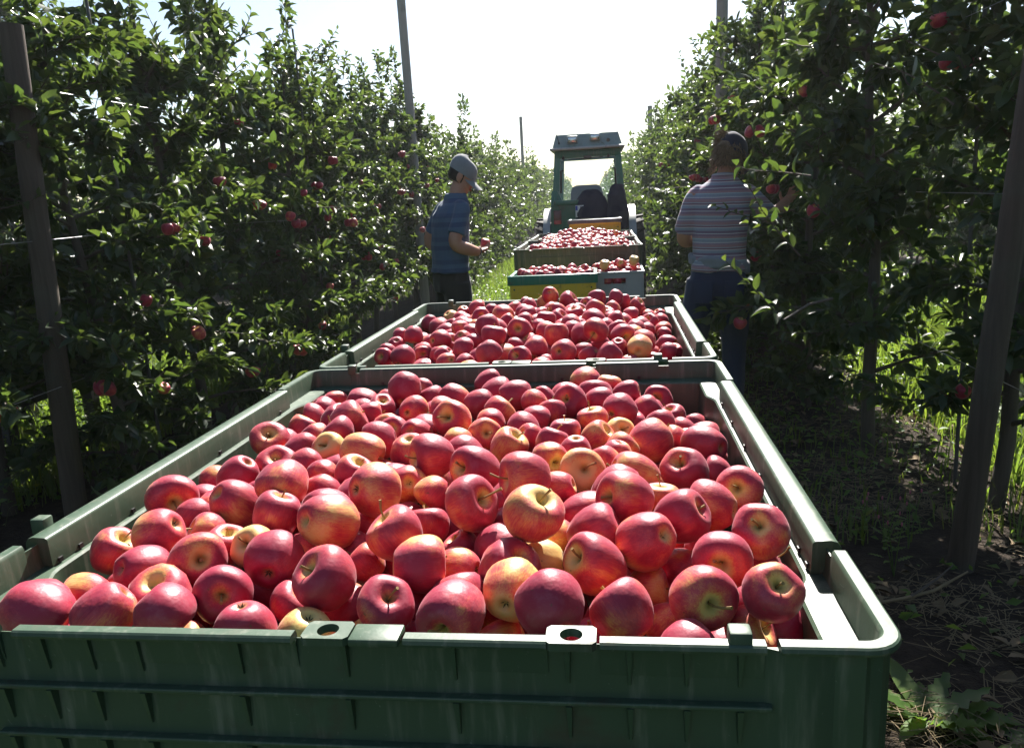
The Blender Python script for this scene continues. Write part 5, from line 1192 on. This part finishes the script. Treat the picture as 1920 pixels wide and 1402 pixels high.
# rear lower panel with cut-out: left quarter panel and sill
mb = MB(); mb.hexa([(-.490, .01, .86), (-.15, .01, .86), (-.15, .08, .86), (-.490, .08, .86)], [(-.475, .0, 1.38), (-.17, .0, 1.38), (-.17, .07, 1.38), (-.475, .07, 1.38)]); mb.build('rear_panel', M['tractor'], tr)
mb = MB(); mb.hexa([(-.475, -.002, 1.38), (-.30, -.002, 1.38), (-.30, .068, 1.38), (-.475, .068, 1.38)], [(-.460, .03, 1.56), (-.385, .03, 1.56), (-.385, .09, 1.56), (-.460, .09, 1.56)]); mb.build('rear_panel', M['tractor'], tr)
tb('window_sill', (-.28, .02, 1.41), (.32, .10, .06), 'tractor')
mb = MB(); mb.hexa([(-.149, .012, .86), (.490, .012, .86), (.490, .08, .86), (-.149, .08, .86)], [(-.149, .002, 1.27), (.480, .002, 1.27), (.480, .07, 1.27), (-.149, .07, 1.27)]); mb.build('rear_panel', M['tractor'], tr)
tb('rear_panel', (0, .06, .80), (.98, .10, .12), 'tractor')
# roof
mb = MB(); mb.hexa([(-.43, .02, 2.075), (.43, .02, 2.075), (.43, 1.25, 2.075), (-.43, 1.25, 2.075)], [(-.385, .10, 2.235), (.385, .10, 2.235), (.36, 1.15, 2.245), (-.36, 1.15, 2.245)])
rf = mb.build('roof', M['roof'], tr)
mb = MB(); mb.box((0, .60, 2.06), (.92, 1.30, .03), None, .01); mb.build('roof_rim', M['fender'], rf, 40)
for x, y, z in ((-.18, .03, 2.17), (.10, .03, 2.185)):
    hs = tb('work_lamp', (x, y, z), (.135, .07, .085), 'roof', .012, None, tr)
    mb = MB(); mb.box((x, y-.037, z-.004), (.105, .008, .055), None, .003); mb.build('lamp_glass', M['chrome'], hs, 40)
mb = MB(); mb.tube([(.26, .035, 2.14), (.26, .075, 2.145)], .022, 14); mb.build('vent_plug', M['black'], tr, 40)
mb = MB(); mb.tube([(-.345, .03, 2.14), (-.36, -.01, 2.20), (-.385, -.03, 2.29)], [.005, .004, .002], 6); mb.build('antenna', M['black'], tr)
mb = MB(); mb.ell((-.345, .04, 2.135), (.012, .012, .018)); mb.build('antenna_base', M['black'], tr, 50)
# glass
mb = MB(); mb.add([(-.38, .075, 1.40), (.38, .075, 1.40), (.335, .115, 1.97), (-.335, .115, 1.97)], [(0, 1, 2, 3)]); mb.build('rear_window', M['glass'], tr)
mb = MB(); mb.add([(-.40, 1.235, 1.12), (.40, 1.235, 1.12), (.335, 1.145, 1.97), (-.335, 1.145, 1.97)], [(0, 1, 2, 3)]); mb.build('windscreen', M['glass'], tr)
for x in (-.30, .26):
    mb = MB(); mb.ell((x, .06, 1.955), (.018, .02, .022)); mb.build('window_latch', M['black'], tr, 50)
mb = MB(); mb.tube([(-.24, .03, 1.93), (.19, .035, 1.945)], .005, 6); mb.build('wiper', M['black'], tr); 
mb = MB(); mb.box((0, .05, 1.955), (.09, .05, .03)); mb.build('wiper_motor', M['black'], tr)
for sx in (-1, 1):
    mb = MB(); mb.tube([(sx*.345, .06, 1.53), (sx*.335, .05, 1.80)], .011, 8); mb.tube([(sx*.338, .05, 1.80), (sx*.30, .05, 1.805)], .009, 6); mb.build('grab_handle', M['black'], tr, 50)
# seat and coats hanging behind it
mb = MB(); mb.loft([ering((-.02, .52, 1.15), .22, .07), ering((-.02, .50, 1.35), .23, .07), ering((-.03, .47, 1.52), .21, .06), ering((-.03, .46, 1.60), .18, .05), ering((-.03, .46, 1.62), .13, .03)])
st_ = mb.build('seat_backrest', M['seat'], tr, 60)
mb = MB(); mb.box((0, .72, 1.0), (.44, .42, .10), None, .03); mb.build('seat_cushion', M['seat'], tr, 50)
mb = MB(); mb.loft([ering((.06, -.03, 1.06), .21, .05), ering((.07, -.02, 1.25), .22, .06), ering((.03, .03, 1.45), .19, .07), ering((.02, .07, 1.55), .10, .05)])
mobj('jacket', folds(remeshed(mb, 'jacket', .014, 2), .02, 7, .5, 2), M['seat'], tr)
mb = MB(); mb.loft([ering((.36, -.03, 1.06), .13, .05), ering((.36, -.03, 1.28), .135, .06), ering((.35, .0, 1.48), .12, .07), ering((.36, .06, 1.60), .07, .05)])
mobj('jacket', folds(remeshed(mb, 'jacket', .014, 2), .02, 8, .5, 6), M['seat'], tr)
# fenders, lamps, plate, wheels
for sx in (-1, 1):
    mb = MB(); rings = []
    for k in range(13):
        a = PI*(.02+.80*k/12); c = Vector((sx*.545, .52, .62)); r_ = .70
        p = c + Vector((0, -math.cos(a)*r_, math.sin(a)*r_)); n_ = Vector((0, -math.cos(a), math.sin(a)))
        rings.append([p+Vector((sx*-.05, 0, 0)), p+Vector((sx*.04, 0, 0)), p+Vector((sx*.04, 0, 0))+n_*.025, p+Vector((sx*-.05, 0, 0))+n_*.025])
    mb.loft(rings); mb.build('fender', M['fender'], tr, 40)
    lb = tb('tail_lamp', (sx*.395, -.012, 1.235 if sx < 0 else 1.20), (.095, .045, .17), 'dkred', .008)
    mb = MB(); mb.box((sx*.395, -.037, 1.175 if sx < 0 else 1.15), (.088, .008, .045), None, .003); mb.build('reflector', M['redlamp'], lb)
    w_ = wheel_parts(tr, sx*.57, .52, .60, .26)
    for k in range(22):
        a = 2*PI*k/22
        for s2 in (-1, 1):
            mb = MB(); mb.box((sx*.57+s2*.065, .52+math.cos(a+s2*.07)*.605, .60+math.sin(a+s2*.07)*.605), (.12, .035, .03), Matrix.Rotation(a+s2*.07-PI/2, 3, 'X') @ Matrix.Rotation(s2*.5, 3, 'Z')); mb.build('tread_lug', M['rubber'], w_)
    wheel_parts(tr, sx*.46, 2.35, .33, .19)
pl = tb('number_plate', (-.115, -.05, 1.30), (.105, .012, .145), 'white', .002)
tb('plate_band', (-.152, -.0585, 1.338), (.026, .004, .055), 'blue', 0, None, pl)
def text_part(s, loc, size, parent):
    cu = bpy.data.curves.new('lettering', 'FONT'); cu.body = s; cu.size = size; cu.extrude = .001; cu.align_x = 'CENTER'
    o = bpy.data.objects.new('t', cu); TMP.collection.objects.link(o); TMP.view_layers[0].update(); dg = TMP.view_layers[0].depsgraph
    me = bpy.data.meshes.new_from_object(o.evaluated_get(dg)); bpy.data.objects.remove(o)
    me.transform(Matrix.Translation(loc) @ Matrix.Rotation(PI/2, 4, 'X')); mobj('lettering', me, M['black'], parent)
text_part('F', (-.095, -.0582, 1.313), .07, pl); text_part('N', (-.125, -.0582, 1.238), .07, pl)
tb('hood', (0, 1.95, .95), (.52, 1.35, .45), 'tractor', .05); tb('chassis', (0, 1.3, .5), (.36, 2.6, .30), 'steel', .03); tb('rear_axle', (0, .42, .50), (.95, .18, .2), 'steel', .03); tb('front_axle', (0, 2.35, .35), (.86, .12, .12), 'steel', .02)
tb('cab_floor', (0, .65, .86), (.90, 1.15, .05), 'steel', .01); tb('dashboard', (0, 1.1, 1.05), (.5, .18, .28), 'black', .03)
for sx in (-1, 1): tb('side_panel', (sx*.47, .70, .98), (.03, .9, .2), 'tractor', .01)
mb = MB(); mb.tube([(.19*math.cos(a), .92+.10*math.sin(a), 1.22+.14*math.sin(a)) for a in np.linspace(0, 2*PI, 25)], .012, 8); mb.build('steering_wheel', M['black'], tr, 60)
mb = MB(); mb.tube([(.36, 1.30, 1.15), (.40, 1.33, 1.75)], .012, 8); mb.build('exhaust', M['black'], tr)
tag(tr, 'narrow green orchard tractor with cab pulling the bins', 'tractor')

bpy.data.scenes.remove(TMP)


# ------------------------------------------------------------------ sunlit air
mb = MB(); mb.box((0, 50, 3.6), (150, 130, 9.4)); hz = mb.build('haze', None)
hm = bpy.data.materials.new('air'); hm.use_nodes = True; hn = hm.node_tree.nodes
for n in list(hn): hn.remove(n)
pv = hn.new('ShaderNodeVolumePrincipled'); pv.inputs['Color'].default_value = (.93, .96, 1, 1); pv.inputs['Density'].default_value = .0008; pv.inputs['Anisotropy'].default_value = .55
ho = hn.new('ShaderNodeOutputMaterial'); hm.node_tree.links.new(pv.outputs[0], ho.inputs['Volume']); hz.data.materials.append(hm)
tag(hz, 'thin sunlit haze in the air', 'haze', kind='stuff')
